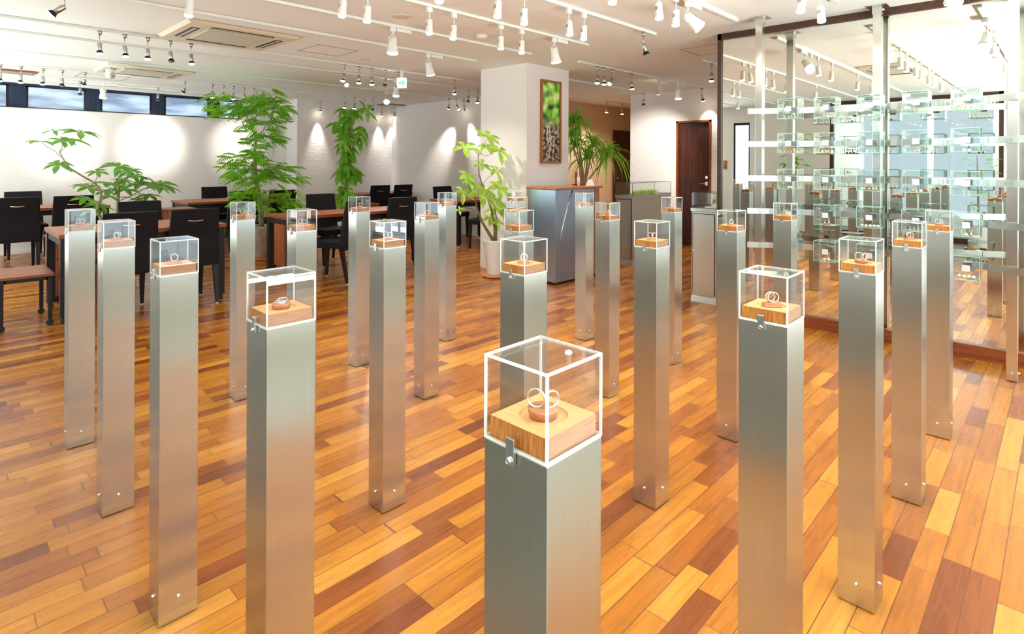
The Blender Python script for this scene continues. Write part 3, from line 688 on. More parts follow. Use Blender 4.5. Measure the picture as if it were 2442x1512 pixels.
# wall washers on the high-window wall and lights seen only in the mirror
for wx in (1.45, 2.6, 3.9):
    lamp('K', wx, 'S', aim=(wx, YB, 1.62), power=60 if wx != 2.6 else 85, cone=40)
ordn = ['first', 'second', 'third', 'fourth', 'fifth', 'sixth', 'seventh', 'eighth', 'ninth', 'tenth', 'eleventh', 'twelfth', 'thirteenth', 'fourteenth', 'fifteenth', 'sixteenth', 'seventeenth', 'eighteenth']
from collections import defaultdict
gl_ = defaultdict(list)
for L_ in LAMPS: gl_[(L_[1], L_[2])].append(L_)
for (tk, kind), lst in gl_.items():
    lst.sort(key=lambda q: q[3])
    for n_, L_ in enumerate(lst):
        L_[0]['label'] = names[kind][1] + ((', %s from the left' % ordn[n_]) if len(lst) > 1 else '') + ' ' + tshort[tk]

# ------------------------------------------------------------------ ceiling fittings
def cassette(x0, y0, x1, y1, label):
    e_ = empty('air_conditioner', ((x0 + x1) / 2, (y0 + y1) / 2, CZ), label, 'air conditioner', 'ceiling air conditioners')
    hx, hy = (x1 - x0) / 2, (y1 - y0) / 2
    b = MB(); v = [(-hx, -hy, -.004), (hx, -hy, -.004), (hx, hy, -.004), (-hx, hy, -.004), (-hx * .94, -hy * .94, -.03), (hx * .94, -hy * .94, -.03), (hx * .94, hy * .94, -.03), (-hx * .94, hy * .94, -.03)]
    b.add(v, [(0, 1, 2, 3), (7, 6, 5, 4), (4, 5, 1, 0), (5, 6, 2, 1), (6, 7, 3, 2), (7, 4, 0, 3)])
    b.build('panel', AC, e_)
    MB().box((-hx * .55, -hy * .55, -.036), (hx * .55, hy * .55, -.030)).build('intake_grille', ACG, e_, .003)
    for k in range(4):
        R = Matrix.Rotation(k * PI / 2, 4, 'Z')
        a, c = (hx, hy) if k % 2 == 0 else (hy, hx)
        MB().box((-a * .55, -c * .82, -.033), (a * .55, -c * .68, -.0305), 0, R).build('air_slot', M_['dark'], e_)
        MB().box((-a * .53, -c * .77, -.035), (a * .53, -c * .73, -.0332), 0, R).build('louvre', ACG, e_)
AC = P('ac_plastic', (.76, .68, .52), .5); ACG = P('ac_grille', (.62, .60, .52), .6, var=.15, vscale=90)
cassette(1.48, 5.18, 2.42, 6.06, 'square cream ceiling air conditioner, the larger one seen at upper left')
cassette(1.50, 8.28, 2.44, 9.10, 'square cream ceiling air conditioner nearer the dark high windows')
cassette(1.3, 1.32, 2.2, 1.84, 'square ceiling air conditioner seen only in the mirror')
def hatch(x0, y0, x1, y1, label):
    t = .012; b = MB()
    b.box((x0, y0, CZ - .003), (x1, y0 + t, CZ - .0005)).box((x0, y1 - t, CZ - .003), (x1, y1, CZ - .0005)).box((x0, y0, CZ - .003), (x0 + t, y1, CZ - .0005)).box((x1 - t, y0, CZ - .003), (x1, y1, CZ - .0005))
    tag(b.build('ceiling_hatch', HM), label, 'ceiling hatch', 'ceiling hatches')
HM = P('hatch_trim', (.40, .37, .28), .5)
hatch(2.70, 5.41, 3.15, 5.87, 'square access hatch outline in the ceiling beside the big air conditioner')
hatch(5.33, 2.50, 5.78, 2.90, 'square access hatch outline in the ceiling left of the mirror frame')
hatch(1.45, 9.5, 2.0, 10.0, 'square access hatch outline in the ceiling near the dark high windows')
for (x, y, lb) in ((2.63, 3.87, 'flat round ceiling speaker above the big white floodlight'), (3.44, 5.80, 'flat round ceiling speaker right of the access hatch')):
    tag(MB().lathe([(.075, -.001), (.07, -.006), (.055, -.007)], 28, (x, y, CZ)).build('ceiling_speaker', AC), lb, 'ceiling speaker', 'ceiling speakers')
for (x, y, lb) in ((3.52, 3.90, 'round white smoke detector on the ceiling at top centre'), (4.05, 10.05, 'small round smoke detector above the feathery tree')):
    tag(MB().lathe([(.05, -.001), (.05, -.018), (.035, -.032), (.02, -.036)], 24, (x, y, CZ)).build('smoke_detector', M_['white']), lb, 'smoke detector')
def slot(x0, y0, x1, y1, lb):
    e_ = empty('ceiling_vent', ((x0 + x1) / 2, (y0 + y1) / 2, CZ), lb, 'ceiling vent', 'brown ceiling vents'); hx, hy = (x1 - x0) / 2, (y1 - y0) / 2
    MB().box((-hx, -hy, -.02), (hx, hy, -.001)).build('frame', M_['kick'], e_); MB().box((-hx * .9, -hy * .7, -.022), (hx * .9, hy * .7, -.0202)).build('grille', HM, e_)
slot(.55, 9.8, 1.04, 10.15, 'brown slot vent in the ceiling at far left')
slot(6.35, 9.85, 6.8, 10.2, 'brown slot vent in the ceiling at the far corner')
slot(3.5, -.3, 3.9, .1, 'brown slot vent in the ceiling seen in the mirror')
# exit sign
ex = empty('exit_sign', (4.20, 6.0, 2.34), 'lit white exit sign with a green arrow under the ceiling', 'exit sign')
p0 = at_z(958, 196, 2.335); ex.location = (p0.x, p0.y, 2.26); ex.rotation_euler = (0, 0, TH - PI / 2)
MB().box((-.06, -.012, 0), (.06, .012, .13)).build('sign_box', emit('sign_white', (.93, 1, .97), .42), ex)
ar = MB().box((-.035, -.014, .058), (.03, -.0125, .07))
ar.hexa([Vector(p) for p in ((.038, -.0125, .064), (.004, -.0125, .03), (.004, -.014, .03), (.038, -.014, .064), (.044, -.0125, .064), (.02, -.0125, .03), (.02, -.014, .03), (.044, -.014, .064))])
ar.hexa([Vector(p) for p in ((.038, -.014, .064), (.004, -.014, .098), (.004, -.0125, .098), (.038, -.0125, .064), (.044, -.014, .064), (.02, -.014, .098), (.02, -.0125, .098), (.044, -.0125, .064))])
ar.build('green_arrow', emit('sign_green', (.0, .45, .22), .35), ex)
MB().box((-.02, -.006, .13), (.02, .006, CZ - 2.26 - .001)).build('hanger', M_['white'], ex)

# ------------------------------------------------------------------ picture on the pillar
pc = empty('framed_photograph', (5.275, 4.60, 1.82), 'tall narrow wood-framed photo of rings before blurred green leaves on the pillar', 'picture')
hw, hh = .185, .505
fr = MB().box((-hw, -.03, -hh), (-hw + .025, 0, hh)).box((hw - .025, -.03, -hh), (hw, 0, hh)).box((-hw + .025, -.03, -hh), (hw - .025, 0, -hh + .025)).box((-hw + .025, -.03, hh - .025), (hw - .025, 0, hh))
fr.build('frame', M_['picframe'], pc, .003)
def pic_mat():
    mt, nt, b = new_mat('photo_print'); L = nt.links.new
    tc = N(nt, 'ShaderNodeTexCoord'); sp = N(nt, 'ShaderNodeSeparateXYZ'); L(tc.outputs['Object'], sp.inputs[0])
    mr = N(nt, 'ShaderNodeMapRange'); mr.inputs[1].default_value = -.48; mr.inputs[2].default_value = .48; L(sp.outputs['Z'], mr.inputs[0])
    nz = N(nt, 'ShaderNodeTexNoise'); nz.inputs['Scale'].default_value = 8; nz.inputs['Detail'].default_value = .8; L(tc.outputs['Object'], nz.inputs['Vector'])
    top = N(nt, 'ShaderNodeValToRGB'); e = top.color_ramp.elements
    e[0].position, e[0].color = .34, (.015, .06, .01, 1); e[1].position, e[1].color = .66, (.85, .95, .45, 1)
    q = e.new(.45); q.color = (.10, .40, .03, 1); q = e.new(.55); q.color = (.38, .75, .05, 1)
    L(nz.outputs['Fac'], top.inputs[0])
    n2 = N(nt, 'ShaderNodeTexNoise'); n2.inputs['Scale'].default_value = 26; n2.inputs['Detail'].default_value = 4; L(tc.outputs['Object'], n2.inputs['Vector'])
    bo = N(nt, 'ShaderNodeValToRGB'); e = bo.color_ramp.elements
    e[0].position, e[0].color = .40, (.012, .008, .006, 1); e[1].position, e[1].color = .60, (.62, .45, .34, 1)
    L(n2.outputs['Fac'], bo.inputs[0])
    fx = N(nt, 'ShaderNodeMapRange'); fx.inputs[1].default_value = .42; fx.inputs[2].default_value = .56; L(mr.outputs[0], fx.inputs[0])
    mx = N(nt, 'ShaderNodeMixRGB'); L(fx.outputs[0], mx.inputs[0]); L(bo.outputs[0], mx.inputs[1]); L(top.outputs[0], mx.inputs[2])
    L(mx.outputs[0], b.inputs['Base Color']); b.inputs['Roughness'].default_value = .25
    return mt
ph = MB().box((-hw + .024, -.012, -hh + .024), (hw - .024, -.004, hh - .024), 0)
ph.torus((0, 0, 0), .05, .009, Matrix.Translation((-.02, -.013, -.13)).to_3x3() @ Matrix.Rotation(PI / 2, 3, 'X'), 30, 6, 1, 1)
po_ = MB().box((-hw + .024, -.012, -hh + .024), (hw - .024, -.004, hh - .024)).build('print', pic_mat(), pc)
def pring(cx_, cz_, rx_, rz_, r):
    pts = []
    for k in range(25):
        t = 2 * PI * k / 24; pts.append((cx_ + rx_ * math.cos(t), -.0122, cz_ + rz_ * math.sin(t)))
    return MB().tube(pts, r, 5, 0, False)
pring(-.045, -.15, .028, .10, .007).build('ring_image', P('print_white', (.85, .83, .80), .4), po_)
pring(.03, -.23, .035, .06, .007).build('ring_image', P('print_cream', (.75, .68, .58), .4), po_)
b_ = MB().tube([(-.08, -.0125, .40), (-.079, -.0128, .40)], .03, 16); 

# ------------------------------------------------------------------ furniture
def chair_proto():
    e_ = empty('dining_chair', (0, 0, 0), 'x', 'chair', 'black leather chairs at the tables')
    W = .215
    MB().hexa([Vector(p) for p in ((-W, -.20, .385), (W, -.20, .385), (W, .22, .385), (-W, .22, .385), (-W, -.20, .46), (W, -.20, .46), (W + .003, .23, .465), (-W - .003, .23, .465))]).build('seat', M_['leather'], e_, .014)
    b = MB(); pr = [(-.175, .36, .065, .21), (-.185, .45, .06, .21), (-.205, .65, .05, .205), (-.235, .80, .042, .20), (-.255, .895, .036, .198)]
    vs = []
    for y, z, t, w2 in pr: vs += [(-w2, y - t, z), (w2, y - t, z), (w2, y, z), (-w2, y, z)]
    fs = [(3, 2, 1, 0)] + [(i * 4 + k, i * 4 + (k + 1) % 4, i * 4 + 4 + (k + 1) % 4, i * 4 + 4 + k) for i in range(4) for k in range(4)] + [(16, 17, 18, 19)]
    b.add(vs, fs); b.build('backrest', M_['leather'], e_, .012)
    pts = [(-.062, -.268, .79), (-.062, -.287, .79), (-.045, -.298, .787), (0, -.302, .783), (.045, -.298, .787), (.062, -.287, .79), (.062, -.268, .79)]
    MB().tube(pts, [.010, .007, .005, .0045, .005, .007, .010], 8).build('handle', M_['gold'], e_)
    for sx in (-1, 1):
        for sy, y0_, y1_ in ((1, .19, .20), (-1, -.20, -.27)):
            x = sx * .185
            l = MB().hexa([Vector(p) for p in ((x - .013, y1_ - .013, .012), (x + .013, y1_ - .013, .012), (x + .013, y1_ + .013, .012), (x - .013, y1_ + .013, .012), (x - .022, y0_ - .022, .39), (x + .022, y0_ - .022, .39), (x + .022, y0_ + .022, .39), (x - .022, y0_ + .022, .39))])
            lo = l.build('leg', M_['dark'], e_); MB().tube([(x, y1_, 0), (x, y1_, .012)], .012, 8).build('foot_cap', M_['white'], lo)
    return e_
ch0 = chair_proto(); used = [False]
def chair(x, y, rz, label):
    if not used[0]:
        used[0] = True; ch0.location = (x, y, 0); ch0.rotation_euler = (0, 0, rz); ch0['label'] = label; return ch0
    return clone(ch0, (x, y, 0), rz, label)
def table(x0, y0, x1, y1, label, h=.73, name='dining_table', cast=True, leg=.03, topm='table', feet=False):
    e_ = empty(name, ((x0 + x1) / 2, (y0 + y1) / 2, 0), label, 'table', 'wood-topped tables'); hx, hy = (x1 - x0) / 2, (y1 - y0) / 2
    tt = .035 if h > .6 else .022
    MB().box((-hx, -hy, h - tt), (hx, hy, h)).build('tabletop', M_[topm], e_, .003)
    a = .02; b = MB(); z1 = h - tt - .0005; z0 = z1 - (.06 if h > .6 else .03)
    b.box((-hx + a, -hy + a, z0), (hx - a, -hy + a + .03, z1)).box((-hx + a, hy - a - .03, z0), (hx - a, hy - a, z1)).box((-hx + a, -hy + a, z0), (-hx + a + .03, hy - a, z1)).box((hx - a - .03, -hy + a, z0), (hx - a, hy - a, z1))
    b.build('apron', M_['dark'], e_)
    for sx in (-1, 1):
        for sy in (-1, 1):
            cx_, cy_ = sx * (hx - .012 - leg), sy * (hy - .012 - leg)
            lo = MB().box((cx_ - leg, cy_ - leg, .055), (cx_ + leg, cy_ + leg, z1)).build('leg', M_['dark'], e_, .002)
            if cast: MB().tube([(cx_, cy_ - .012, .024), (cx_, cy_ + .012, .024)], .024, 14).tube([(cx_, cy_, .055), (cx_, cy_, .04)], .012, 8).build('caster', M_['rubber'], lo)
            else: MB().tube([(cx_, cy_, 0), (cx_, cy_, .012), (cx_, cy_, .055)], [.026, .02, .012], 12).build('foot', M_['chrome'], lo)
    return e_
def drawer(x0, y0, x1, y1, label, z1=.60, cat='cabinet'):
    e_ = empty('drawer_cabinet', ((x0 + x1) / 2, (y0 + y1) / 2, 0), label, cat, 'red wooden cabinets under the tables'); hx, hy = (x1 - x0) / 2, (y1 - y0) / 2
    MB().box((-hx, -hy, .06), (hx, hy, z1 - .02)).build('body', M_['redwood'], e_, .003)
    MB().box((-hx - .01, -hy - .01, z1 - .02), (hx + .01, hy + .01, z1)).build('top_board', M_['table'], e_, .003)
    for k in range(3):
        z = .08 + k * .165
        f_ = MB().box((-hx + .01, -hy - .012, z), (hx - .01, -hy - .0005, z + .155)).build('drawer_front', M_['redwood'], e_, .002)
        MB().box((-.04, -hy - .022, z + .12), (.04, -hy - .0125, z + .13)).build('pull', M_['gold'], f_)
    for sx in (-1, 1):
        for sy in (-1, 1): MB().tube([(sx * (hx - .04), sy * (hy - .05) - .012, .026), (sx * (hx - .04), sy * (hy - .05) + .012, .026)], .026, 12).box((sx * (hx - .04) - .01, sy * (hy - .05) - .01, .03), (sx * (hx - .04) + .01, sy * (hy - .05) + .01, .062)).build('caster', M_['rubber'], e_)
    return e_
table(.76, 5.88, 2.02, 6.68, 'wood-topped black-legged table nearest the camera at left')
table(2.70, 6.08, 4.42, 6.66, 'long reddish wood table behind the centre-left pedestals', cast=False)
table(2.62, 9.15, 3.95, 9.95, 'wood table behind the feathery tree near the high-window wall', cast=False)
table(.35, 9.35, 1.75, 10.05, 'wood table at the far left against the white wall', cast=False)
table(5.1, 9.3, 6.6, 9.95, 'wood table in the far corner behind the leafy umbrella tree', cast=False)
table(5.62, 6.75, 6.7, 7.45, 'wood table half hidden behind the potted money tree', cast=False)
table(.40, 5.95, .745, 6.50, 'low narrow side table with thin black legs on casters, far left', h=.42, name='side_table', leg=.014)
drawer(.84, 6.85, 1.25, 7.30, 'red wooden drawer cabinet behind the near left table')
drawer(2.98, 6.80, 3.4, 7.24, 'red wooden drawer cabinet beside the grey stone pot')
drawer(1.86, 7.4, 2.2, 7.7, 'red wooden drawer cabinet behind the chairs of the near left table', z1=.78)
drawer(5.0, 8.75, 5.5, 9.15, 'red wooden drawer cabinet in the far corner below the umbrella tree')
chair(1.22, 6.02, 0, 'black chair with its back handle half hidden, left of two at the near left table')
chair(1.72, 6.05, 0, 'black chair showing a full back handle, right of two at the near left table')
chair(1.62, 7.0, PI, 'black chair on the far side of the near left table facing the camera')
chair(.78, 9.20, 0, 'black chair with back handle cut by the left picture edge')
chair(1.30, 9.20, 0, 'black chair with back handle, right one at the far left table')
chair(.98, 10.32, PI, 'black chair against the white wall at the far left table')
chair(3.20, 9.0, .1, 'black chair beside the feathery tree, its side lit blue')
chair(3.75, 8.88, 0, 'black chair hidden behind the feathery tree trunk')
chair(3.40, 10.20, PI, 'black chair against the white wall behind the feathery tree table')
chair(3.68, 7.02, PI, 'black chair facing the camera behind the long centre-left table')
chair(3.18, 5.98, .55, 'black chair turned sideways with its seat pulled out, behind the centre pedestals')
chair(4.05, 6.18, 0, 'black chair with back handle at the long table, nearest the umbrella tree')
chair(5.78, 9.42, 0, 'black chair with back handle, left of two in the far corner')
chair(6.28, 9.42, 0, 'black chair with back handle, right of two in the far corner')
chair(6.35, 7.80, PI, 'black chair facing the camera left of the money tree')
chair(5.95, 6.45, .3, 'black chair beside the pillar, mostly behind the money tree')
pp = MB().box((6.22, 7.52, .4655), (6.42, 7.75, .474)).build('paper_stack', P('paper', (.85, .84, .82), .6)); tag(pp, 'white sheets of paper lying on the chair left of the money tree', 'papers')

# ------------------------------------------------------------------ steel bar cabinet by the pillar
bc = empty('reception_cabinet', (4.68, 4.0, 0), 'tall blue-grey steel cabinet with a wooden top standing before the pillar', 'cabinet')
MB().box((0, 0, .03), (.78, .38, 1.03)).build('body', M_['steelp'], bc, .004)
MB().box((.02, .02, 0), (.76, .36, .03)).build('plinth', M_['dark'], bc)
MB().box((.70, -.004, .03), (.785, -.0005, 1.03)).build('side_panel', M_['counter'], bc)
MB().box((-.025, -.03, 1.031), (.82, .42, 1.055)).build('wooden_top', M_['counter'], bc, .004)
MB().tube([(.03, -.0015, .3), (.12, -.003, .62), (.20, -.0035, .84), (.29, -.003, 1.02)], [.002, .004, .005, .004], 6).build('reflection_streak', M_['post'], bc)  # thin pale tube stands in for a curved reflection on the steel
o = MB().lathe([(.018, 0), (.019, .09), (.009, .105), (.009, .135), (.011, .136), (.010, .15)], 16, (5.33, 4.2, 1.0555)).build('spray_bottle', M_['white']); tag(o, 'slim white bottle standing on the steel cabinet', 'bottle')
o = MB(); o.box((5.36, 4.24, 1.0555), (5.48, 4.28, 1.21)).box((5.36, 4.2, 1.0555), (5.48, 4.32, 1.07)); o = o.build('ring_board', M_['kick'], None, .002); tag(o, 'upright dark wooden board with rows of small rings on the steel cabinet', 'ring board')
dts = MB()
for a in range(3):
    for b2 in range(6): dts.torus((5.385 + a * .035, 4.238, 1.085 + b2 * .02), .005, .0015, Matrix.Rotation(PI / 2, 3, 'X'), 12, 5)
dts.build('ring_rows', M_['gold'], o)
o = MB().add([(5.36, 4.06, 1.0555), (5.46, 4.06, 1.0555), (5.46, 4.12, 1.0555), (5.36, 4.12, 1.0555), (5.375, 4.088, 1.13), (5.445, 4.088, 1.13), (5.445, 4.092, 1.13), (5.375, 4.092, 1.13)], [(0, 3, 2, 1), (4, 5, 6, 7), (0, 1, 5, 4), (1, 2, 6, 5), (2, 3, 7, 6), (3, 0, 4, 7)]).build('tent_card', M_['edge']); tag(o, 'white folded tent card standing on the steel cabinet', 'card')
sm = MB()
for k in range(3): sm.box((5.40, 4.0665 + k * .005, 1.075 + k * .012), (5.42 + .01 * (k % 2), 4.0675 + k * .005, 1.078 + k * .012))

# ------------------------------------------------------------------ vitrines
def vitrine(x0, y0, x1, y1, h, gh, label, doorside='y'):
    e_ = empty('glass_showcase', (x0, y0, 0), label, 'showcase', 'glass-topped steel showcases'); w_, d_ = x1 - x0, y1 - y0
    MB().box((0, 0, .06), (w_, d_, h - .03)).build('body', M_['steelg'], e_, .003)
    v = [(-.006, -.006, 0), (w_ + .006, -.006, 0), (w_ + .006, d_ + .006, 0), (-.006, d_ + .006, 0), (0.002, .002, .06), (w_ - .002, .002, .06), (w_ - .002, d_ - .002, .06), (.002, d_ - .002, .06)]
    MB().hexa([Vector(p) for p in v]).build('plinth', M_['steelg'], e_)
    MB().box((-.008, -.008, h - .03), (w_ + .008, d_ + .008, h)).build('rim', M_['post'], e_, .003)
    dm = MB().box((-.006, .018, .085), (-.0005, d_ - .018, h - .055)).build('door_panel', M_['steelg'], e_, .001)
    gf = MB().box((-.0035, .012, .079), (-.0003, .018, h - .049)).box((-.0035, d_ - .018, .079), (-.0003, d_ - .012, h - .049)).box((-.0035, .012, h - .055), (-.0003, d_ - .012, h - .049)); gf.build('door_gap', M_['dark'], e_)
    MB().tube([(-.006, d_ - .03, h * .55), (-.02, d_ - .03, h * .55)], [.006, .009], 10).build('lock', M_['chrome'], dm)
    g_ = MB(); box_shell(g_, (0, 0, h + .0005), (w_, d_, h + gh), .004, bottom=False); g_.build('glass_top', [M_['gglass'], M_['vedge']], e_)
    return e_
M_['vedge'] = P('dark_glass_edge', (.10, .16, .12), .2)
vitrine(6.30, 4.08, 7.28, 4.34, .90, .165, 'long steel showcase under glass with moss inside, right of the grassy plant')
vitrine(5.10, 2.385, 5.42, 2.635, .895, .15, 'narrow steel showcase with a lockable door beside the mirror frame')
def blob_moss(cx_, cy_, cz_, rx_, ry_, n, label, seed, sz=.012):
    random.seed(seed); b = MB()
    for k in range(n):
        a = random.uniform(0, 2 * PI); r = math.sqrt(random.random()); px_, py_ = cx_ + rx_ * r * math.cos(a), cy_ + ry_ * r * math.sin(a)
        hgt = random.uniform(.02, .10) * (1 - r * .5)
        for q in range(5):
            an = random.uniform(0, 2 * PI); dx_, dy_ = math.cos(an) * sz, math.sin(an) * sz; z_ = cz_ + hgt * random.uniform(.1, 1)
            b.add([(px_, py_, z_), (px_ + dx_ - dy_ * .4, py_ + dy_ + dx_ * .4, z_ + .008), (px_ + dx_ * 1.8, py_ + dy_ * 1.8, z_ + .002), (px_ + dx_ + dy_ * .4, py_ + dy_ - dx_ * .4, z_ + .004)], [(0, 1, 2, 3)])
    o_ = b.build('succulents', M_['leaf4']); tag(o_, label, 'small plants'); return o_
blob_moss(6.80, 4.2, .902, .30, .08, 130, 'row of pale green succulents inside the long glass showcase', 5, .016)
blob_moss(5.30, 2.47, .93, .06, .04, 60, 'tuft of green plant inside the narrow glass showcase', 6, .010)
o = MB().box((5.14, 2.40, .897), (5.40, 2.52, .912)).box((5.20, 2.41, .912), (5.36, 2.46, .928)); o = o.build('jewel_tray', M_['edge'], None, .001); tag(o, 'stepped white jewellery tray inside the narrow glass showcase', 'tray')
tp = MB()
for k in range(8): tp.lathe([(.004, 0), (.004, .006), (.0015, .012)], 8, (5.21 + k * .02, 2.435, .9285))
tp.build('ring_pegs', M_['edge'], o)

# ------------------------------------------------------------------ plants
def leaflet(mb, p, d, up, L, W, droop=.3, seg=4, mi=0):
    d = d.normalized(); s = d.cross(up)
    if s.length < 1e-4: s = Vector((1, 0, 0))
    s.normalize(); n = s.cross(d)
    vs = []; fs = []
    for i in range(seg + 1):
        t = i / seg; w_ = W * math.sin(PI * min(1, (t * .95 + .03) ** 1.25)) ** .85
        c = p + d * (L * t) + Vector((0, 0, -droop * L * t * t))
        vs += [c - s * w_ * .5 + n * w_ * .16, c, c + s * w_ * .5 + n * w_ * .16]
    for i in range(seg):
        a = i * 3; fs += [(a, a + 1, a + 4, a + 3), (a + 1, a + 2, a + 5, a + 4)]
    mb.add(vs, fs, mi, True)
def palmate(mb, p, d, L, n=7, W=.28, droop=.35, tiltup=.15):
    d = d.normalized(); a = Vector((0, 0, 1)) if abs(d.z) < .8 else Vector((1, 0, 0))
    u = d.cross(a).normalized(); v = u.cross(d).normalized()
    for k in range(n):
        t = 2 * PI * (k + random.uniform(-.2, .2)) / n; q = (u * math.cos(t) + v * math.sin(t)) + d * tiltup
        leaflet(mb, p, q, d, L * random.uniform(.75, 1.1), L * W, droop)
def pot(parent, r0, r1, h, mat, saucer=True, z=0.03, sr=None):
    po = MB().lathe([(r0 * .96, 0), (r0, .01), (r1, h - .02), (r1 + .006, h), (r1 - .014, h), (r1 - .02, h - .035), (r1 - .03, h - .04)], 32, (0, 0, z)).build('pot', mat, parent)
    MB().lathe([(r1 - .022, h - .045), (.01, h - .035)], 24, (0, 0, z)).build('soil', M_['soil'], po)
    if saucer: MB().lathe([(sr or r0 * 1.35, 0.001), ((sr or r0 * 1.35) + .02, .025), ((sr or r0 * 1.35) + .012, .027), (r0 * 1.1, .0285)], 32).build('saucer', M_['terra'], parent)
def rel(u, v, Y, base): return at_y(u, v, Y) - base

# 1: twisted umbrella tree (far left), traced from its branching seen in the photo
random.seed(11)
by = 7.7; base = Vector((at_y(252, 560, by).x, by, 0))
e_ = empty('umbrella_tree', base, 'twisted umbrella tree leaning left with pale sunlit top leaves, behind the near left table', 'potted plant')
pot(e_, .12, .16, .34, M_['pot_w'])
Rr = lambda u, v, dy=0: rel(u, v, by + dy, base)
tk = MB()
trunk = [Vector((0, 0, .33)), Vector((.02, 0, .45)), Rr(232, 498), Rr(241, 470), Rr(240, 452), Rr(225, 436), Rr(205, 425), Rr(180, 410), Rr(165, 400), Rr(150, 378), Rr(142, 362)]
tk.tube(trunk, [.018, .017, .015, .013, .012, .011, .010, .009, .008, .006, .005], 8)
for br in ([(150, 378), (130, 360), (112, 350), (98, 338)], [(142, 362), (148, 350), (152, 338)], [(142, 364), (155, 352), (172, 338)], [(165, 400), (152, 396), (140, 393)], [(232, 498), (243, 480), (250, 460)], [(225, 436), (231, 425), (232, 412)], [(240, 456), (225, 450), (212, 448)], [(236, 480), (222, 482), (205, 476)]):
    tk.tube([Rr(*q) for q in br], .004, 6)
tk.build('trunk', M_['bark'], e_)
lf = MB()
for (u, v, L, n) in ((95, 338, .17, 5), (150, 336, .16, 6), (172, 334, .17, 6), (192, 316, .20, 6), (140, 393, .17, 7), (128, 312, .12, 4), (212, 448, .16, 6), (205, 476, .16, 7), (232, 410, .13, 6), (250, 458, .14, 6), (262, 470, .13, 5), (195, 440, .12, 5), (236, 492, .16, 7), (225, 505, .15, 6)):
    palmate(lf, Rr(u, v, random.uniform(-.12, .12)), Vector((random.uniform(-.3, .3), random.uniform(-.5, -.1), 1)), L, n, .36, .3)
lf.build('foliage', M_['leaf1'], e_)
# 2: second umbrella tree right of it
by = 8.05; base = Vector((at_y(288, 560, by).x, by, 0))
e_ = empty('umbrella_tree', base, 'spreading dark green umbrella tree behind the chairs of the near left table', 'potted plant')
pot(e_, .13, .17, .36, M_['pot_w'])
Rr = lambda u, v, dy=0: rel(u, v, by + dy, base)
tk = MB(); tk.tube([Vector((0, 0, .34)), Rr(280, 500), Rr(281, 470), Rr(284, 445), Rr(278, 425)], [.022, .02, .018, .014, .010], 8)
for br in ([(282, 480), (310, 468), (340, 452), (362, 444)], [(284, 450), (300, 430), (308, 412)], [(284, 450), (290, 420), (286, 402)], [(281, 470), (300, 470), (330, 475), (352, 468)], [(280, 455), (266, 450), (255, 445)]): tk.tube([Rr(*q) for q in br], .006, 6)
tk.build('trunk', M_['bark'], e_)
lf = MB()
for (u, v, L, n) in ((286, 398, .22, 7), (308, 410, .18, 6), (270, 440, .20, 8), (290, 432, .16, 6), (335, 440, .20, 7), (362, 440, .22, 8), (384, 440, .20, 7), (400, 446, .18, 6), (300, 455, .17, 6), (352, 466, .18, 7), (330, 478, .15, 6), (278, 452, .16, 6), (250, 436, .15, 6), (318, 420, .16, 6), (345, 425, .14, 5)):
    palmate(lf, Rr(u, v, random.uniform(-.2, .2)), Vector((random.uniform(-.3, .4), random.uniform(-.5, -.1), 1)), L, n, .34, .35)
lf.build('foliage', M_['leaf1'], e_)
# 3: tall feathery tree in the stone pot
random.seed(12)
by = 8.0; base = Vector((at_y(624, 560, by).x, by, 0))
e_ = empty('feathery_tree', base, 'tall feathery-leaved tree in a grey stone pot reaching the ceiling', 'potted plant')
pot(e_, .17, .20, .42, M_['pot_s'], True, .03, .2)
Rr = lambda u, v, dy=0: rel(u, v, by + dy, base)
tk = MB(); tk.tube([Vector((0, 0, .42)), Rr(622, 500), Rr(614, 450), Rr(609, 410), Rr(607, 370), Rr(610, 330), Rr(598, 300), Rr(585, 270)], [.035, .033, .027, .022, .018, .014, .010, .006], 9)
brs = [[(611, 430), (628, 425), (640, 410), (665, 392)], [(609, 400), (590, 388), (562, 380)], [(607, 370), (590, 375), (560, 400)], [(610, 330), (628, 310), (645, 285), (660, 240)], [(600, 305), (585, 310), (578, 290)], [(616, 465), (640, 455), (660, 450)], [(620, 495), (650, 470), (690, 470)], [(598, 300), (615, 270), (640, 235)], [(590, 280), (560, 245), (530, 225)], [(608, 380), (640, 390), (690, 400)]]
for br in brs: tk.tube([Rr(*q) for q in br], .007, 6)
tk.build('trunk', M_['bark'], e_)
lf = MB()
def frond(mb, p, d, L, n=8, lw=.023, ll=.078, droop=.4):
    d = d.normalized(); s = d.cross(Vector((0, 0, 1))); s = s.normalized() if s.length > 1e-3 else Vector((1, 0, 0))
    prev = p
    for i in range(1, n + 1):
        t = i / n; c = p + d * (L * t) + Vector((0, 0, -droop * L * t * t))
        k = math.sin(PI * min(.95, .25 + t * .7)); dd = (c - prev).normalized()
        for sg in (-1, 1):
            leaflet(mb, c, s * sg + dd * .5 + Vector((0, 0, -.25)), Vector((0, 0, 1)), ll * k * 1.15, lw * 1.2, .25, 2)
        mb.add([prev - Vector((0, 0, .0015)), c - Vector((0, 0, .0015)), c + Vector((0, 0, .0015)), prev + Vector((0, 0, .0015))], [(0, 1, 2, 3)]); prev = c
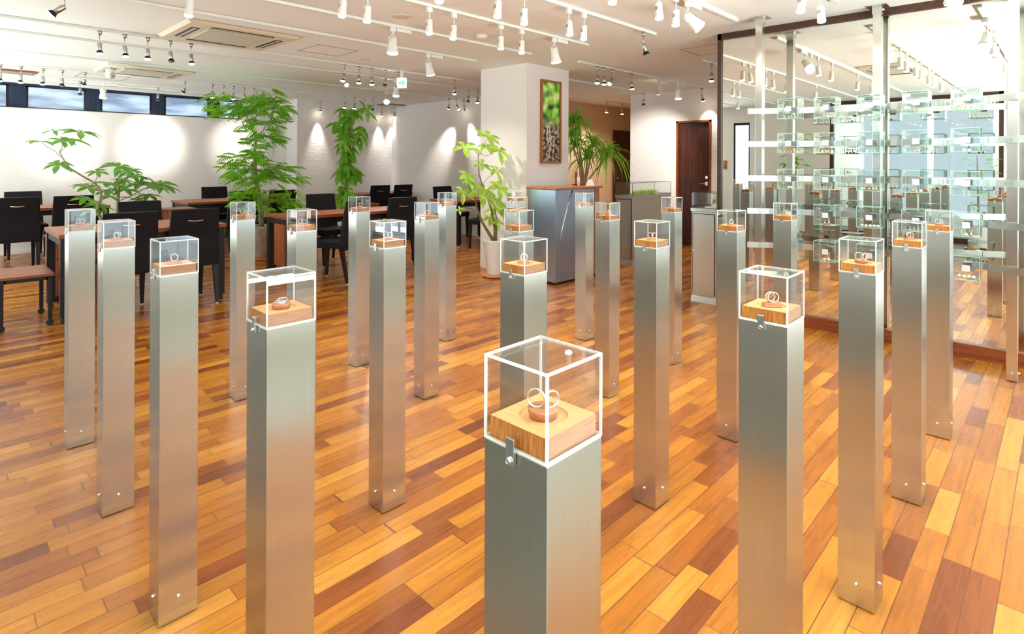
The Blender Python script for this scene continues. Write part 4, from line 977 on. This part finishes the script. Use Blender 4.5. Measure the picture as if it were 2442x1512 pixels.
clus = [(540, 245, 60, 30, 26), (590, 250, 55, 30, 24), (640, 240, 45, 32, 24), (672, 262, 25, 35, 14), (520, 255, 20, 20, 6), (600, 290, 40, 22, 16), (660, 295, 30, 20, 9), (610, 335, 35, 22, 14), (650, 330, 35, 15, 9), (600, 365, 45, 18, 14), (575, 395, 50, 22, 20), (630, 400, 40, 22, 16), (680, 400, 38, 20, 14), (700, 425, 35, 14, 8), (560, 420, 40, 18, 10), (600, 420, 30, 15, 10), (600, 455, 40, 15, 12), (660, 465, 45, 20, 18), (690, 485, 35, 15, 10), (560, 475, 25, 20, 9), (620, 495, 35, 20, 12), (540, 372, 20, 10, 4), (510, 228, 18, 10, 3)]
for (cu, cv, ru, rv, n) in clus:
    for k in range(int(n * 1.15)):
        u, v = cu + random.gauss(0, .5) * ru, cv + random.gauss(0, .5) * rv
        p = Rr(u, v, random.uniform(-.3, .25)); out = Vector((p.x, p.y, 0)); 
        if out.length < .05: out = Vector((1, 0, 0))
        a = random.uniform(-1.3, 1.3); out = Matrix.Rotation(a, 3, 'Z') @ out.normalized()
        L = random.uniform(.16, .27); frond(lf, p - out * L * .5, out + Vector((0, 0, random.uniform(-.45, .6))), L)
lf.build('foliage', M_['leaf2'], e_)
# 4: tall narrow umbrella tree
random.seed(13)
by = 8.35; base = Vector((at_y(826, 560, by).x, by, 0))
e_ = empty('umbrella_tree', base, 'tall narrow umbrella tree with drooping leaves behind the long wood table', 'potted plant')
pot(e_, .14, .18, .38, M_['pot_w'])
Rr = lambda u, v, dy=0: rel(u, v, by + dy, base)
tk = MB(); tk.tube([Vector((0, 0, .36)), Rr(825, 470), Rr(828, 420), Rr(828, 370), Rr(832, 320), Rr(840, 275), Rr(845, 260)], [.03, .028, .024, .020, .016, .010, .006], 8)
for k in range(26):
    v = 480 - k * 8; u = 828 + random.uniform(-1, 1); tk.tube([Rr(u, v), Rr(u + random.uniform(-30, 30), v - random.uniform(2, 14), random.uniform(-.15, .15))], .003, 5)
tk.build('trunk', M_['barkg'], e_)
lf = MB()
for k in range(58):
    t = random.random(); v = 262 + t * 220
    half = 26 + 16 * math.sin(t * 9) if t > .15 else 20
    u = 834 + (-6 * t) + random.uniform(-1, 1) * half * .85
    palmate(lf, Rr(u, v, random.uniform(-.25, .2)), Vector((random.uniform(-.8, .8), random.uniform(-.8, 0), .55)), random.uniform(.13, .19), random.choice((5, 6, 7)), .40, .55, -.1)
palmate(lf, Rr(874, 265, -.1), Vector((.2, -.7, .4)), .26, 5, .3, .2)
lf.build('foliage', M_['leaf3'], e_)
# 5: money tree in the white pot
random.seed(14)
by = 4.83; base = Vector((at_y(1179, 640, by).x, by, 0))
e_ = empty('money_tree', base, 'lime-leaved money tree in a tall white pot on a terracotta saucer by the pillar', 'potted plant')
pot(e_, .085, .13, .40, M_['pot_w'], True, .03, .125)
Rr = lambda u, v, dy=0: rel(u, v, by + dy, base)
tk = MB()
tk.tube([Vector((0, 0, .40)), Rr(1165, 555), Rr(1150, 530), Rr(1138, 498), Rr(1132, 470), Rr(1118, 445)], [.022, .018, .014, .011, .008, .006], 8)
tk.tube([Vector((.01, 0, .40)), Rr(1180, 545), Rr(1172, 500), Rr(1160, 465), Rr(1150, 440), Rr(1142, 415), Rr(1140, 365)], [.02, .016, .011, .009, .007, .006, .004], 8)
tk.tube([Vector((.02, 0, .40)), Rr(1184, 550), Rr(1184, 520), Rr(1176, 480)], [.016, .012, .008, .005], 8)
for br in ([(1140, 368), (1130, 358), (1112, 355)], [(1140, 365), (1160, 372), (1176, 366)], [(1150, 440), (1162, 425), (1180, 412)], [(1118, 445), (1108, 438)], [(1160, 465), (1175, 455), (1190, 448)], [(1140, 375), (1160, 335), (1163, 326)], [(1132, 500), (1110, 495), (1095, 478)]): tk.tube([Rr(*q) for q in br], .0025, 5)
tk.build('trunk', M_['barkg'], e_)
lf = MB()
for (u, v, L, n, dr) in ((1163, 327, .20, 6, .15), (1108, 352, .20, 5, .25), (1160, 350, .15, 7, .3), (1190, 360, .18, 5, .35), (1150, 394, .13, 6, .2), (1112, 420, .16, 7, .3), (1182, 405, .16, 5, .5), (1148, 460, .24, 6, .3), (1190, 448, .20, 6, .3), (1104, 458, .16, 5, .3), (1180, 475, .20, 6, .5), (1182, 500, .16, 6, .5), (1200, 495, .14, 5, .5), (1168, 520, .12, 6, .3), (1186, 530, .12, 5, .5), (1095, 500, .08, 4, .3), (1120, 432, .13, 5, .4)):
    palmate(lf, Rr(u, v, random.uniform(-.12, .08)), Vector((random.uniform(-.4, .2), random.uniform(-1.2, -.4), .9)), L, n, .37, dr)
lf.build('foliage', M_['leaf4'], e_)
# 6: grassy dracaena behind the steel cabinet
random.seed(15)
by = 5.05; base = Vector((at_y(1403, 560, by).x, by, 0))
e_ = empty('grassy_plant', base, 'bushy plant with long arching grassy leaves behind the steel cabinet', 'potted plant')
pot(e_, .17, .21, .42, M_['pot_s'])
Rr = lambda u, v, dy=0: rel(u, v, by + dy, base)
heads = [(1372, 292, 70), (1362, 330, 36), (1415, 345, 60), (1450, 368, 60), (1400, 378, 34), (1375, 350, 34)]
tk = MB()
for (u, v, n) in heads: tk.tube([Vector((random.uniform(-.05, .05), 0, .42)), Rr(1395, 440), Rr((u + 1395) / 2, (v + 440) / 2), Rr(u, v)], [.02, .016, .013, .010], 7)
tk.build('trunk', M_['bark'], e_)
lf = MB()
for (u, v, n) in heads:
    p = Rr(u, v)
    for k in range(n):
        a = random.uniform(0, 2 * PI); el = random.uniform(-.1, 1.25); d_ = Vector((math.cos(a) * math.cos(el), math.sin(a) * math.cos(el) * .7, math.sin(el)))
        L = random.uniform(.42, .72); s = d_.cross(Vector((0, 0, 1))).normalized(); dr = random.uniform(.25, .95)
        vs = []; fs = []; seg = 7
        for i in range(seg + 1):
            t = i / seg; w_ = .011 * (1 - t ** 3) + .0008; c = p + d_ * (L * t * (1 - .25 * t)) + Vector((0, 0, -dr * L * t * t))
            vs += [c - s * w_, c + Vector((0, 0, -.003)), c + s * w_]
        for i in range(seg): q = i * 3; fs += [(q, q + 1, q + 4, q + 3), (q + 1, q + 2, q + 5, q + 4)]
        lf.add(vs, fs, 0, True)
lf.build('foliage', M_['leaf5'], e_)
# 7: plants seen only in the mirror (they stand by the side wall)
random.seed(16)
def mirror_plant(x, y, h, label, n=26, L=.17, spread=.35):
    e_ = empty('rubber_plant', (x, y, 0), label, 'potted plant'); pot(e_, .12, .16, .36, M_['pot_w'])
    MB().tube([(0, 0, .36), (.02, 0, h * .6), (-.02, .02, h)], [.02, .015, .008], 7).build('trunk', M_['bark'], e_)
    b = MB()
    for k in range(n):
        t = random.uniform(.5, 1.0); a = random.uniform(0, 2 * PI); d_ = Vector((math.cos(a), math.sin(a), random.uniform(-.1, .6)))
        leaflet(b, Vector((0, 0, h * t)) + d_ * spread * random.uniform(.1, .7), d_, Vector((0, 0, 1)), L, L * .5, .3)
    b.build('foliage', M_['leaf3'], e_)
mirror_plant(-1.3, 3.75, 1.8, 'round-leaved plant seen in the mirror beside the pale glass', 40, .2, .35)
mirror_plant(-1.2, 5.6, 1.35, 'broad-leaved plant seen low in the mirror near its left edge', 24, .22, .4)
mirror_plant(-1.3, 1.0, 1.45, 'fine-leaved plant seen at the right of the mirror', 60, .1, .3)
o = MB().box((XL, 5.28, 1.2), (XL + .015, 5.36, 1.38)).build('wall_switch', M_['counter']); tag(o, 'brown wooden switch plate on the white wall seen in the mirror', 'switch')
